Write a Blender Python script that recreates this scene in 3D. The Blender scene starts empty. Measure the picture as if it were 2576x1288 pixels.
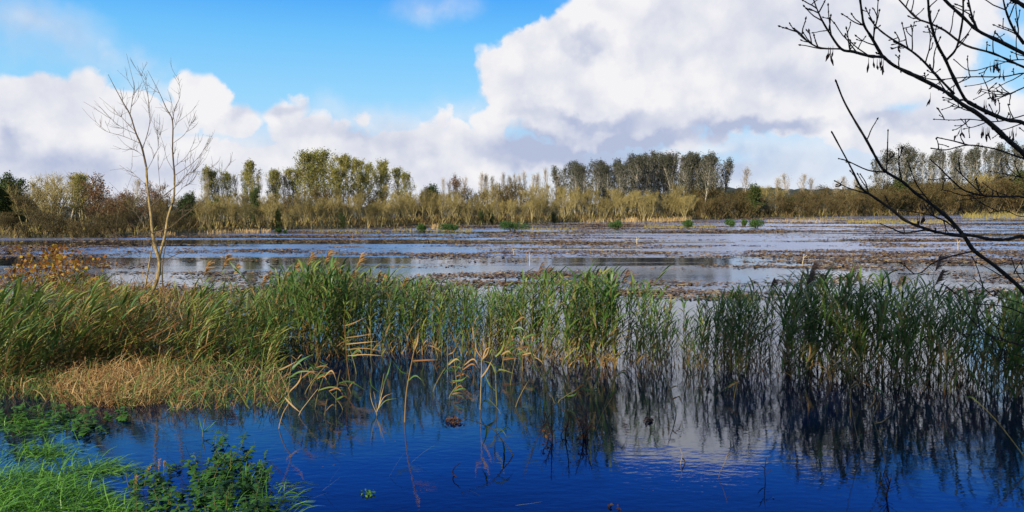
import bpy, math, random
import numpy as np
from mathutils import Vector, Matrix

S = bpy.context.scene
COL = S.collection
R = math.radians
CAM_H, F, CX, CY, HOR = 3.3, 1945.0, 1288.0, 644.0, 518.0
PITCH = math.atan((CY - HOR) / F)
rng = np.random.default_rng(7)

# ------------------------------------------------------------------ geometry helpers
def ray(px, py):
    x, z = (px - CX) / F, -(py - CY) / F
    c, s = math.cos(PITCH), math.sin(PITCH)
    return np.array([x, c + z * s, -s + z * c])
def at(px, py, d):                       # the point seen along (px, py) at forward distance d
    r = ray(px, py)
    return np.array([0, 0, CAM_H]) + r * (d / r[1])
def G(px, py, z=0.0):                    # where that line of sight meets height z
    r = ray(px, py)
    return np.array([0, 0, CAM_H]) + r * ((z - CAM_H) / r[2])
def dist(py):
    return float(G(CX, py)[1])

class MB:
    def __init__(s): s.V, s.Q, s.M, s.n = [], [], [], 0
    def add(s, v, q, m=0):
        v = np.asarray(v, float); q = np.asarray(q, int)
        s.V.append(v); s.Q.append(q + s.n); s.n += len(v)
        s.M.append(np.full(len(q), m) if np.isscalar(m) else np.asarray(m))
    def arrays(s):
        return np.concatenate(s.V), np.concatenate(s.Q), np.concatenate(s.M)
    def addmb(s, arr, mat=None, off=(0, 0, 0), ms=0):
        v, q, m = arr
        if mat is not None: v = v @ np.asarray(mat).T
        s.add(v + np.asarray(off), q, m + ms)
    def mesh(s, name, mats, smooth=True):
        me = bpy.data.meshes.new(name)
        v, q, m = s.arrays()
        me.vertices.add(len(v)); me.vertices.foreach_set('co', v.astype(np.float32).ravel())
        me.loops.add(len(q) * 4); me.loops.foreach_set('vertex_index', q.astype(np.int32).ravel())
        me.polygons.add(len(q))
        me.polygons.foreach_set('loop_start', (np.arange(len(q)) * 4).astype(np.int32))
        me.polygons.foreach_set('loop_total', np.full(len(q), 4, np.int32))
        for mm in mats: me.materials.append(mm)
        me.polygons.foreach_set('material_index', m.astype(np.int32))
        me.polygons.foreach_set('use_smooth', np.full(len(q), smooth, bool))
        me.update(calc_edges=True)
        return me
    def build(s, name, mats, parent=None, smooth=True):
        return link(name, s.mesh(name, mats, smooth), parent)

def link(name, data, parent=None):
    o = bpy.data.objects.new(name, data); COL.objects.link(o)
    if parent is not None: o.parent = parent
    return o
def tag(o, label=None, cat=None, group=None, kind=None):
    if label: o['label'] = label
    if cat: o['category'] = cat
    if group: o['group'] = group
    if kind: o['kind'] = kind
    return o
def empty(name, loc=(0, 0, 0), rz=0):
    o = bpy.data.objects.new(name, None); COL.objects.link(o)
    o.empty_display_size = .1
    o.location = loc; o.rotation_euler = (0, 0, rz); return o
def copy_tree(o):
    c = o.copy(); COL.objects.link(c)
    for ch in list(o.children):
        d = ch.copy(); COL.objects.link(d); d.parent = c
        for g in list(ch.children):
            e = g.copy(); COL.objects.link(e); e.parent = d
    return c

def tube(pts, rad, sides=5):
    p = np.asarray(pts, float); n = len(p); r = np.broadcast_to(np.asarray(rad, float), (n,))
    t = np.gradient(p, axis=0); t /= np.linalg.norm(t, axis=1)[:, None] + 1e-9
    ref = np.array([.31, .9, .17]) if abs(t.mean(0)[2]) > .7 else np.array([.1, .2, 1.])
    a = np.cross(t, ref); a /= np.linalg.norm(a, axis=1)[:, None] + 1e-9
    b = np.cross(t, a)
    th = np.arange(sides) * 2 * math.pi / sides
    v = p[:, None] + r[:, None, None] * (np.cos(th)[None, :, None] * a[:, None] + np.sin(th)[None, :, None] * b[:, None])
    i = np.arange(n - 1)[:, None] * sides; j = np.arange(sides)[None]
    k = (j + 1) % sides
    q = np.stack([i + j, i + k, i + sides + k, i + sides + j], -1).reshape(-1, 4)
    return v.reshape(-1, 3), q
def ribbon(pts, wid, side, fold=0.0):
    p = np.asarray(pts, float); n = len(p); w = np.broadcast_to(np.asarray(wid, float), (n,))[:, None] * .5
    sd = np.asarray(side, float); sd = sd / (np.linalg.norm(sd) + 1e-9)
    v = np.concatenate([p - w * sd, p + w * sd])
    i = np.arange(n - 1)
    return v, np.stack([i, i + 1, n + i + 1, n + i], -1)
def smooth_path(pts, k=4):
    p = np.asarray(pts, float)
    if len(p) < 3:
        t = np.linspace(0, 1, k + 1)[:, None]; return p[0] * (1 - t) + p[-1] * t
    q = np.vstack([2 * p[0] - p[1], p, 2 * p[-1] - p[-2]])
    out = []
    for i in range(1, len(q) - 2):
        for t in np.arange(k) / k:
            a, b, c, d = q[i - 1:i + 3]
            out.append(.5 * (2 * b + (c - a) * t + (2 * a - 5 * b + 4 * c - d) * t * t + (3 * b - a - 3 * c + d) * t ** 3))
    out.append(p[-1]); return np.array(out)
def unit(v): return np.asarray(v, float) / (np.linalg.norm(v) + 1e-9)
def sstep(x, a, b):
    t = np.clip((x - a) / (b - a), 0, 1); return t * t * (3 - 2 * t)
def vnoise(x, y, seed=0):                # smooth value noise for placing things
    xi, yi = np.floor(x).astype(int), np.floor(y).astype(int)
    fx, fy = x - xi, y - yi
    fx, fy = fx * fx * (3 - 2 * fx), fy * fy * (3 - 2 * fy)
    def h(a, b):
        k = (a * 374761393 + b * 668265263 + seed * 982451653) & 0xffffffff
        k = ((k ^ (k >> 13)) * 1274126177) & 0xffffffff
        return ((k ^ (k >> 16)) & 0xffff) / 65535.
    return (h(xi, yi) * (1 - fx) + h(xi + 1, yi) * fx) * (1 - fy) + (h(xi, yi + 1) * (1 - fx) + h(xi + 1, yi + 1) * fx) * fy

# ------------------------------------------------------------------ materials
def new_mat(name):
    m = bpy.data.materials.new(name); m.use_nodes = True
    m.node_tree.nodes.clear(); return m, m.node_tree.nodes, m.node_tree.links
def plant_mat(name, cols, rough=.6, trans=.25, spec=.3):
    """leaf or bark colour that differs from piece to piece and plant to plant"""
    m, N, L = new_mat(name)
    geo = N.new('ShaderNodeNewGeometry'); info = N.new('ShaderNodeObjectInfo')
    ad = N.new('ShaderNodeMath'); ad.operation = 'MULTIPLY_ADD'; ad.inputs[1].default_value = .35
    L.new(info.outputs['Random'], ad.inputs[0]); 
    ml = N.new('ShaderNodeMath'); ml.operation = 'MULTIPLY'; ml.inputs[1].default_value = .65
    L.new(geo.outputs['Random Per Island'], ml.inputs[0]); L.new(ml.outputs[0], ad.inputs[2])
    rp = N.new('ShaderNodeValToRGB'); L.new(ad.outputs[0], rp.inputs[0])
    el = rp.color_ramp.elements
    while len(el) < len(cols): el.new(.5)
    for i, c in enumerate(cols):
        el[i].position = i / max(1, len(cols) - 1); el[i].color = (*c, 1)
    p = N.new('ShaderNodeBsdfPrincipled'); p.inputs['Roughness'].default_value = rough
    p.inputs['Specular IOR Level'].default_value = spec
    L.new(rp.outputs[0], p.inputs['Base Color'])
    out = N.new('ShaderNodeOutputMaterial')
    if trans > 0:
        t = N.new('ShaderNodeBsdfTranslucent'); L.new(rp.outputs[0], t.inputs['Color'])
        mx = N.new('ShaderNodeMixShader'); mx.inputs[0].default_value = trans
        L.new(p.outputs[0], mx.inputs[1]); L.new(t.outputs[0], mx.inputs[2]); L.new(mx.outputs[0], out.inputs[0])
    else: L.new(p.outputs[0], out.inputs[0])
    return m
def bark_mat(name, c1, c2, scale=6., rough=.85, bump=.3):
    m, N, L = new_mat(name)
    tc = N.new('ShaderNodeTexCoord'); mp = N.new('ShaderNodeMapping'); mp.inputs['Scale'].default_value = (scale, scale, scale * .35)
    L.new(tc.outputs['Object'], mp.inputs[0])
    n = N.new('ShaderNodeTexNoise'); n.inputs['Scale'].default_value = 3; n.inputs['Detail'].default_value = 6; n.inputs['Roughness'].default_value = .65
    L.new(mp.outputs[0], n.inputs['Vector'])
    rp = N.new('ShaderNodeValToRGB'); rp.color_ramp.elements[0].position = .35; rp.color_ramp.elements[1].position = .65
    rp.color_ramp.elements[0].color = (*c1, 1); rp.color_ramp.elements[1].color = (*c2, 1)
    L.new(n.outputs['Fac'], rp.inputs[0])
    p = N.new('ShaderNodeBsdfPrincipled'); p.inputs['Roughness'].default_value = rough; p.inputs['Specular IOR Level'].default_value = .2
    L.new(rp.outputs[0], p.inputs['Base Color'])
    b = N.new('ShaderNodeBump'); b.inputs['Strength'].default_value = bump; b.inputs['Distance'].default_value = .02
    L.new(n.outputs['Fac'], b.inputs['Height']); L.new(b.outputs[0], p.inputs['Normal'])
    out = N.new('ShaderNodeOutputMaterial'); L.new(p.outputs[0], out.inputs[0]); return m

M = {}
M['reed_green'] = plant_mat('reed_green', [(.03, .08, .016), (.065, .15, .026), (.13, .20, .04)], .45, .22, .35)
M['reed_lime'] = plant_mat('reed_lime', [(.11, .19, .03), (.20, .25, .05), (.31, .29, .07)], .5, .25, .35)
M['reed_tan'] = plant_mat('reed_tan', [(.22, .13, .04), (.36, .22, .08), (.48, .34, .15)], .7, .2)
M['reed_stem'] = plant_mat('reed_stem', [(.09, .11, .03), (.17, .15, .045), (.24, .14, .045)], .55, 0)
M['reed_rust'] = plant_mat('reed_rust', [(.12, .05, .015), (.22, .10, .03), (.34, .17, .05)], .7, .15)
M['plume_gold'] = plant_mat('plume_gold', [(.36, .2, .07), (.58, .37, .16)], .8, .3)
M['plume_brown'] = plant_mat('plume_brown', [(.14, .09, .07), (.26, .17, .12)], .8, .3)
M['dry_grass'] = plant_mat('dry_grass', [(.26, .15, .05), (.46, .30, .12), (.6, .45, .22)], .75, .2)
M['grass'] = plant_mat('grass', [(.04, .13, .012), (.08, .23, .02), (.17, .35, .04)], .45, .25, .4)
M['nettle'] = plant_mat('nettle', [(.025, .085, .012), (.05, .15, .02), (.10, .22, .03)], .5, .25)
M['litter'] = plant_mat('litter', [(.02, .013, .006), (.05, .03, .012), (.10, .055, .02), (.2, .11, .03), (.46, .27, .07)], .6, 0, .4)
M['litter_dark'] = plant_mat('litter_dark', [(.012, .008, .006), (.03, .016, .01), (.07, .03, .014), (.30, .15, .04)], .55, 0, .4)
M['straw'] = plant_mat('straw', [(.4, .26, .08), (.6, .45, .2), (.7, .62, .45)], .7, 0)
M['bramble_leaf'] = plant_mat('bramble_leaf', [(.2, .06, .015), (.32, .13, .02), (.46, .31, .03), (.16, .19, .03)], .5, .35)
M['bramble_stem'] = bark_mat('bramble_stem', (.09, .035, .02), (.2, .1, .05), 20)
M['weed_stem'] = plant_mat('weed_stem', [(.05, .025, .02), (.1, .05, .03)], .7, 0)
M['weed_leaf'] = plant_mat('weed_leaf', [(.06, .03, .015), (.3, .11, .03), (.45, .18, .05)], .6, .2)
M['submerged'] = plant_mat('submerged', [(.05, .09, .04), (.13, .17, .09)], .8, 0)
M['sapling_bark'] = bark_mat('sapling_bark', (.13, .09, .045), (.46, .34, .15), 7)
M['sapling_twig'] = bark_mat('sapling_twig', (.07, .05, .035), (.16, .115, .07), 5)
M['ash_bark'] = bark_mat('ash_bark', (.012, .010, .009), (.04, .034, .027), 12, .8, .6)
M['ash_key'] = plant_mat('ash_key', [(.015, .008, .006), (.05, .025, .015)], .7, .1)
for k, (b1, b2, tw, lf) in dict(
    willow=((.24, .19, .08), (.44, .37, .17), [(.12, .095, .035), (.31, .245, .085), (.2, .16, .055)], [(.2, .17, .035), (.36, .29, .06)]),
    green_poplar=((.22, .18, .07), (.42, .34, .15), [(.17, .13, .05), (.26, .21, .08)], [(.12, .14, .03), (.26, .25, .055), (.40, .32, .09)]),
    dark_poplar=((.3, .27, .2), (.55, .5, .38), [(.09, .08, .07), (.17, .15, .12)], [(.03, .035, .02), (.065, .07, .035), (.11, .11, .05)]),
    pale=((.34, .28, .18), (.55, .47, .33), [(.32, .27, .2), (.48, .41, .31)], [(.2, .15, .07), (.35, .24, .1)]),
    ivy=((.12, .10, .05), (.25, .2, .1), [(.08, .07, .03), (.14, .12, .04)], [(.022, .042, .010), (.05, .085, .016), (.10, .12, .025)]),
    russet=((.2, .15, .07), (.36, .28, .15), [(.14, .09, .04), (.22, .15, .07)], [(.10, .04, .018), (.2, .09, .03), (.18, .14, .04)]),
    thicket=((.14, .1, .05), (.26, .2, .1), [(.07, .045, .02), (.15, .10, .035), (.10, .075, .03)], [(.045, .048, .014), (.09, .08, .022), (.15, .105, .03)]),  # browns darkened: cloud shadow over the right bank is put into the colour
).items():
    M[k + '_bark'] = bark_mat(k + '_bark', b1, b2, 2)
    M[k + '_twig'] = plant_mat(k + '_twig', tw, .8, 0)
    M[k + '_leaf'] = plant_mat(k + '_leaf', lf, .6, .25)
M['mistletoe'] = plant_mat('mistletoe', [(.012, .015, .008), (.04, .045, .018)], .7, 0)
M['shrub_leaf'] = plant_mat('shrub_leaf', [(.025, .06, .014), (.05, .11, .02), (.10, .17, .035)], .5, .25)
M['marsh'] = plant_mat('marsh', [(.14, .16, .03), (.3, .25, .06), (.42, .3, .1)], .7, .2)

def ground_mat():
    m, N, L = new_mat('mud_and_turf')
    g = N.new('ShaderNodeNewGeometry'); n = N.new('ShaderNodeTexNoise'); n.inputs['Scale'].default_value = 1.3; n.inputs['Detail'].default_value = 8
    L.new(g.outputs['Position'], n.inputs['Vector'])
    rp = N.new('ShaderNodeValToRGB'); e = rp.color_ramp.elements; e.new(.5)
    for i, (p, c) in enumerate([(.3, (.035, .028, .014)), (.5, (.06, .06, .022)), (.7, (.12, .09, .035))]): e[i].position = p; e[i].color = (*c, 1)
    L.new(n.outputs['Fac'], rp.inputs[0])
    p = N.new('ShaderNodeBsdfPrincipled'); p.inputs['Roughness'].default_value = .95; L.new(rp.outputs[0], p.inputs['Base Color'])
    b = N.new('ShaderNodeBump'); b.inputs['Distance'].default_value = .1; L.new(n.outputs['Fac'], b.inputs['Height']); L.new(b.outputs[0], p.inputs['Normal'])
    out = N.new('ShaderNodeOutputMaterial'); L.new(p.outputs[0], out.inputs[0]); return m
def water_mat():
    m, N, L = new_mat('flood_water')
    g = N.new('ShaderNodeNewGeometry')
    def noise(scale, vec, detail=4, rough=.55):
        mp = N.new('ShaderNodeMapping'); mp.inputs['Scale'].default_value = vec; L.new(g.outputs['Position'], mp.inputs[0])
        t = N.new('ShaderNodeTexNoise'); t.inputs['Scale'].default_value = scale; t.inputs['Detail'].default_value = detail; t.inputs['Roughness'].default_value = rough
        L.new(mp.outputs[0], t.inputs['Vector']); return t.outputs['Fac']
    def math_(op, a, b=None, c=None):
        n = N.new('ShaderNodeMath'); n.operation = op
        for i, v in enumerate((a, b, c)):
            if v is None: continue
            if hasattr(v, 'is_output'): L.new(v, n.inputs[i])
            else: n.inputs[i].default_value = v
        return n.outputs[0]
    sep = N.new('ShaderNodeSeparateXYZ'); L.new(g.outputs['Position'], sep.inputs[0])
    # wind only reaches the open water beyond the reeds, and there in long streaks
    far = N.new('ShaderNodeMapRange'); far.interpolation_type = 'SMOOTHSTEP'
    L.new(sep.outputs['Y'], far.inputs[0]); far.inputs[1].default_value = 30; far.inputs[2].default_value = 52
    st = noise(1., (.013, .12, 1), 3, .6)
    streak = N.new('ShaderNodeMapRange'); streak.interpolation_type = 'SMOOTHSTEP'
    L.new(st, streak.inputs[0]); streak.inputs[1].default_value = .42; streak.inputs[2].default_value = .52
    windy = math_('MULTIPLY', far.outputs[0], streak.outputs[0])
    small = noise(5.5, (1, 1.9, 1), 3, .5)
    swell = noise(1.1, (1, 1.8, 1), 2, .5)
    calm = math_('ADD', math_('MULTIPLY', small, .0014), math_('MULTIPLY', swell, .0022))
    chop = math_('MULTIPLY', math_('MULTIPLY', noise(3., (1, 1.6, 1), 2, .5), .012), windy)
    h = math_('ADD', calm, chop)
    b = N.new('ShaderNodeBump'); b.inputs['Strength'].default_value = 1; b.inputs['Distance'].default_value = 1.
    L.new(h, b.inputs['Height'])
    gl = N.new('ShaderNodeBsdfGlossy'); L.new(math_('MULTIPLY_ADD', windy, .24, .03), gl.inputs['Roughness']); gl.inputs['Color'].default_value = (.90, .94, 1, 1); L.new(b.outputs[0], gl.inputs['Normal'])
    fr = N.new('ShaderNodeFresnel'); fr.inputs['IOR'].default_value = 2.2; L.new(b.outputs[0], fr.inputs['Normal'])
    tr = N.new('ShaderNodeBsdfTransparent'); tr.inputs['Color'].default_value = (.14, .28, .4, 1)
    df = N.new('ShaderNodeBsdfDiffuse'); df.inputs['Color'].default_value = (.001, .010, .06, 1)      # blue put into the body colour to strengthen the reflected sky
    bd = N.new('ShaderNodeMixShader'); bd.inputs[0].default_value = .4; L.new(tr.outputs[0], bd.inputs[1]); L.new(df.outputs[0], bd.inputs[2])
    mx = N.new('ShaderNodeMixShader'); L.new(fr.outputs[0], mx.inputs[0]); L.new(bd.outputs[0], mx.inputs[1]); L.new(gl.outputs[0], mx.inputs[2])
    out = N.new('ShaderNodeOutputMaterial'); L.new(mx.outputs[0], out.inputs[0]); return m

# ------------------------------------------------------------------ the setting: ground, water, hill
BANK_PX = [(-500, 640), (-200, 613), (0, 600), (260, 596), (410, 589), (640, 579), (950, 572), (1290, 564), (1600, 556), (1750, 553), (1932, 548), (2230, 543), (2576, 538)]
bank_w = np.array([G(*p)[:2] for p in BANK_PX[2:]])
bank_w = np.vstack([[-400, 30], [-120, 62], [-62, 76], bank_w, [420, 400], [900, 520]])
bank_w = bank_w[np.argsort(bank_w[:, 0])]
def ybank(x): return np.interp(x, bank_w[:, 0], bank_w[:, 1])
def base_px(px): return float(np.interp(px, [p[0] for p in BANK_PX], [p[1] for p in BANK_PX]))
def height(x, y):
    h = -.75 + .12 * (vnoise(x * .4, y * .4, 3) - .5)
    spit = sstep(x, 1.0, -3.0) * sstep(y, 9.6, 11.5) * sstep(y, 27, 20)
    h = h + spit * .62
    near = sstep(x, .5, -3.2) * sstep(y, 10.2, 8.0)
    h = h + near * .60
    h = np.where(y < 9, h + sstep(y, 7.0, 1.5) * 2.3, h)
    t = y - ybank(x)
    h = h + sstep(t, -.5, 4) * 1.0 + .25 * sstep(t, 5, 60)
    return h
def axis(n, a, b, c, k):
    u = np.linspace(-1, 1, n); s = np.sinh(u * k) / math.sinh(k)
    return np.where(s < 0, c + s * (c - a), c + s * (b - c))
gx, gy = axis(190, -1800, 1800, -1, 6.0), axis(230, -300, 3000, 14, 6.2)
X, Y = np.meshgrid(gx, gy)
V = np.stack([X, Y, height(X, Y)], -1).reshape(-1, 3)
i = np.arange(len(gy) - 1)[:, None] * len(gx) + np.arange(len(gx) - 1)[None]
Q = np.stack([i, i + 1, i + len(gx) + 1, i + len(gx)], -1).reshape(-1, 4)
mb = MB(); mb.add(V, Q)
tag(mb.build('ground', [ground_mat()]), kind='structure')
mb = MB(); mb.add([(-1800, -6, 0), (1800, -6, 0), (1800, 2000, 0), (-1800, 2000, 0)], [(0, 1, 2, 3)])
tag(mb.build('water', [water_mat()], smooth=False), kind='structure')
# low wooded ridge far behind the marsh
mb = MB(); d = 900.
pxs = np.linspace(1500, 3000, 260)
top = np.interp(pxs, [1500, 1650, 1800, 1950, 2150, 2400, 3000], [512, 490, 472, 474, 477, 470, 460]) + 5 * (vnoise(pxs * .07, pxs * 0, 5) - .5) + 5 * (vnoise(pxs * .2, pxs * 0, 6) - .5)
a = np.array([at(p, t, d) for p, t in zip(pxs, top)])
rows = [np.c_[a[:, 0], a[:, 1] - 120, a[:, 2] * 0 - .3], np.c_[a[:, 0], a[:, 1] - 40, a[:, 2] * .65], a, np.c_[a[:, 0] * 1.1, a[:, 1] + 200, a[:, 2] * .8], np.c_[a[:, 0] * 1.2, a[:, 1] + 500, a[:, 2] * 0 - .3]]
n = len(pxs); v = np.concatenate(rows)
q = np.array([(r * n + k, r * n + k + 1, (r + 1) * n + k + 1, (r + 1) * n + k) for r in range(4) for k in range(n - 1)])
mb.add(v, q)
tag(mb.build('hill', [plant_mat('ridge_woods', [(.02, .03, .022), (.03, .04, .026)], .9, 0)]), kind='structure')

# ------------------------------------------------------------------ far trees
def rot_about(v, ax, ang):
    ax = unit(ax); return v * math.cos(ang) + np.cross(ax, v) * math.sin(ang) + ax * np.dot(ax, v) * (1 - math.cos(ang))
def limb_path(r, p0, d0, length, n, wander, up):
    pts = [np.array(p0)]; d = unit(d0)
    for _ in range(n):
        d = unit(d + r.normal(0, wander, 3) + np.array([0, 0, up])); pts.append(pts[-1] + d * length / n)
    return np.array(pts)
def far_tree(kind, seed, Hn, stems=1, spread=.1, clear=.3, nb=16, bang=.7, blen=.25, up=.12, ntw=9, twl=.9, twr=.018,
             nleaf=600, lsz=.22, leaf_lo=.3, r0=.14, shape=1.0, mist=0, lclump=.35):
    r = np.random.default_rng(seed)
    T, C = MB(), MB(); tips = []; mists = []
    for s in range(stems):
        az = r.uniform(0, 6.283); sp = spread * r.uniform(.3, 1.2)
        d0 = np.array([math.cos(az) * sp, math.sin(az) * sp, 1])
        hs = Hn * (r.uniform(.75, 1.) if s else .97)
        path = limb_path(r, (r.normal(0, .12 * (stems > 1)), r.normal(0, .12 * (stems > 1)), -.5), d0, hs * 1.02, 8, .05 + .04 * (stems > 1), .04)
        rr = r0 * (1 if stems == 1 else .7) * np.linspace(1.15, .16, 9)
        T.add(*tube(path, rr, 5))
        for b in range(nb):
            f = clear + (1 - clear) * ((b + r.uniform(0, 1)) / nb) ** .9; f = min(f, .985)
            k = f * 8; i0 = min(int(k), 7); p = path[i0] + (path[i0 + 1] - path[i0]) * (k - i0)
            az2 = b * 2.4 + r.uniform(-.5, .5)
            prof = (math.sin(min(1, (f - clear) / (1 - clear) * .85 + .18) * math.pi) ** .6) * shape + (1 - shape) * (1 - f)
            L = Hn * blen * max(.25, prof) * r.uniform(.7, 1.25)
            ba = bang * r.uniform(.75, 1.2)
            d1 = np.array([math.cos(az2) * math.sin(ba), math.sin(az2) * math.sin(ba), math.cos(ba)])
            bp = limb_path(r, p, d1, L, 4, .12, up)
            (T if L > Hn * .12 else C).add(*tube(bp, np.linspace(.33, .09, 5) * r0 * (1 - .55 * f), 4 if L > Hn * .12 else 3))
            if mist and r.random() < mist and .45 < f < .9: mists.append(bp[3])
            for t in range(ntw):
                g = r.uniform(.25, 1.) * 4; j = min(int(g), 3); q = bp[j] + (bp[j + 1] - bp[j]) * (g - j)
                dd = unit(unit(bp[j + 1] - bp[j]) + r.normal(0, .55, 3) + np.array([0, 0, .25]))
                tl = twl * r.uniform(.5, 1.3)
                tp = limb_path(r, q, dd, tl, 2, .18, .1)
                C.add(*tube(tp, [twr, twr * .8, twr * .3], 3)); tips.append(tp)
    tips = np.array(tips)
    if nleaf and len(tips):
        keep = np.array([t[2][2] > leaf_lo * Hn for t in tips]); cand = tips[keep] if keep.any() else tips
        # leaves hold on in tufts: some twigs carry many, others none
        wgt = r.random(len(cand)) ** 2.2 + .02; wgt /= wgt.sum()
        ci = r.choice(len(cand), nleaf, p=wgt)
        c = cand[ci, 1] + (cand[ci, 2] - cand[ci, 1]) * r.uniform(0, 1.1, (nleaf, 1)) + r.normal(0, lclump * .5, (nleaf, 3))
        a = r.normal(0, 1, (nleaf, 3)); a /= np.linalg.norm(a, axis=1)[:, None]
        b = np.cross(a, r.normal(0, 1, (nleaf, 3))); b /= np.linalg.norm(b, axis=1)[:, None]
        s1 = lsz * r.uniform(.5, 1.2, (nleaf, 1)) * .5
        v = np.stack([c - a * s1, c + b * s1 * .7 + a * s1 * .1, c + a * s1, c - b * s1 * .7 - a * s1 * .1], 1).reshape(-1, 3)
        C.add(v, np.arange(nleaf * 4).reshape(-1, 4), 1)
    root = empty(kind + '_tree')
    T.build('trunk', [M[kind + '_bark']], root); C.build('crown', [M[kind + '_twig'], M[kind + '_leaf']], root, smooth=False)
    for p in mists[:7]:
        mm = MB()
        for _ in range(70):
            dd = unit(r.normal(0, 1, 3)); l = r.uniform(.25, .5)
            mm.add(*ribbon([p, p + dd * l * .6, p + dd * l], [.05, .12, .1], np.cross(dd, r.normal(0, 1, 3))))
        mm.build('mistletoe', [M['mistletoe']], root, smooth=False)
    root['_h'] = Hn
    return root
PROTO = {}
def protos(kind, key, n, **kw):
    PROTO[key] = [[far_tree(kind, 100 + i * 7 + len(PROTO) * 31, **kw), False] for i in range(n)]
protos('willow', 'willow', 6, Hn=8, stems=4, spread=.36, clear=.34, nb=12, bang=.6, blen=.29, ntw=15, twl=1.15, twr=.017, nleaf=450, lsz=.17, leaf_lo=.3, r0=.15)
protos('green_poplar', 'green_poplar', 5, Hn=14, stems=1, clear=.33, nb=36, bang=.62, blen=.34, up=.16, ntw=12, twl=1.2, twr=.022, nleaf=3000, lsz=.32, leaf_lo=.38, r0=.2, lclump=.55)
protos('dark_poplar', 'dark_poplar', 5, Hn=22, stems=1, clear=.30, nb=40, bang=.55, blen=.24, up=.16, ntw=10, twl=1.5, twr=.02, nleaf=1350, lsz=.42, leaf_lo=.38, r0=.24, mist=.08, lclump=.6)
protos('pale', 'pale', 4, Hn=13, stems=1, clear=.38, nb=34, bang=.45, blen=.22, up=.2, ntw=12, twl=1.2, twr=.016, nleaf=160, lsz=.22, r0=.15)
protos('ivy', 'ivy', 3, Hn=8, stems=2, spread=.1, clear=.08, nb=26, bang=.9, blen=.26, ntw=10, twl=.8, nleaf=5200, lsz=.26, leaf_lo=.03, r0=.13, lclump=.45)
protos('russet', 'russet', 3, Hn=8, stems=2, spread=.2, clear=.25, nb=18, bang=.8, blen=.3, ntw=10, twl=.9, nleaf=1500, lsz=.24, leaf_lo=.3, r0=.13, lclump=.45)
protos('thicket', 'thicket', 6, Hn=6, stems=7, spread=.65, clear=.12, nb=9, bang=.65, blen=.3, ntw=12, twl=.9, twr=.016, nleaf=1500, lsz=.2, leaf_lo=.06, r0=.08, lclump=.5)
KINDS = dict(
    willow=('tree', 'golden bare-branched willow in the front row of the far bank', 'golden willows lining the far bank'),
    green_poplar=('tree', 'tall olive-green poplar rising above the willows left of centre', 'tall green poplars of the left-hand stand'),
    dark_poplar=('tree', 'tall grey poplar with dark top leaves and pale trunk', 'tall dark poplars on the far bank'),
    pale=('tree', 'pale leafless tree with fine twigs behind the bank thicket', 'pale bare trees behind the thicket'),
    ivy=('tree', 'dense dark green ivy-covered tree on the far bank', 'ivy-covered trees on the far bank'),
    russet=('tree', 'small russet-leaved tree on the left far bank behind the bare sapling', 'russet trees on the left bank'),
    thicket=('bush', 'brown-olive twiggy bush in the thicket along the far bank', 'bushes of the far bank thicket'))
cnt = {}
def put_tree(key, px, top_y, back=1.0, wide=1.0, label=None, group=None):
    d = dist(base_px(px)) * back
    p = at(px, HOR, d); ht = max(1.5, float(at(px, top_y, d)[2]) - .2)
    k = cnt[key] = cnt.get(key, 0) + 1
    e = PROTO[key][k % len(PROTO[key])]
    if not e[1]: o = e[0]; e[1] = True
    else: o = copy_tree(e[0])
    s = ht * 1.05 / e[0]['_h']; wide *= 1.12
    o.location = (p[0], d, float(height(np.array(p[0]), np.array(d)))); o.scale = (s * wide, s * wide, s)
    o.rotation_euler = (0, 0, (k * 2.399) % 6.283)
    cat, lab, grp = KINDS[key]
    tag(o, label or lab, cat, group or grp); return o
tr = random.Random(5)
# left bank
for px, ty, key in [(-25, 462, 'ivy'), (14, 452, 'ivy'), (38, 462, 'ivy')]:
    put_tree(key, px, ty, 1.25, 1.0, 'dark green leafy tree at the far left end of the bank')
for px, ty, key, bk, w in [(60, 470, 'willow', 1.12, 1), (95, 472, 'thicket', 1.1, .8), (120, 462, 'willow', 1.06, 1), (150, 446, 'willow', 1.2, 1), (175, 450, 'pale', 1.25, 1.2), (185, 455, 'green_poplar', 1.15, 1), (215, 447, 'willow', 1.2, 1.1), (232, 452, 'russet', 1.07, .9), (250, 470, 'willow', 1.15, 1),
                           (285, 492, 'russet', 1.1, 1.1), (305, 486, 'russet', 1.2, 1), (338, 462, 'pale', 1.35, 1.1), (320, 500, 'willow', 1.1, 1), (365, 470, 'russet', 1.25, .8), (398, 472, 'russet', 1.3, .8), (415, 500, 'thicket', 1.1, .9)]:
    put_tree(key, px, ty, bk, w, {'green_poplar': 'broad olive-leaved tree among the left bank willows', 'pale': 'slim pale-twigged tree on the left bank'}.get(key))
put_tree('ivy', 455, 486, 1.08, .95, 'dense dark evergreen tree just right of the bare sapling')
put_tree('ivy', 482, 500, 1.12, .8, 'lower dark evergreen beside the dense one, right of the sapling')
put_tree('ivy', 540, 505, 1.06, .8, 'rounded dark green tree at the left end of the golden willows')
put_tree('ivy', 640, 470, 1.05, .45, 'slender ivy-clad trunk standing among golden willows')
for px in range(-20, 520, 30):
    put_tree('thicket', px + tr.uniform(-8, 8), tr.uniform(522, 545), tr.uniform(1.0, 1.1), 1.1)
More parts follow.
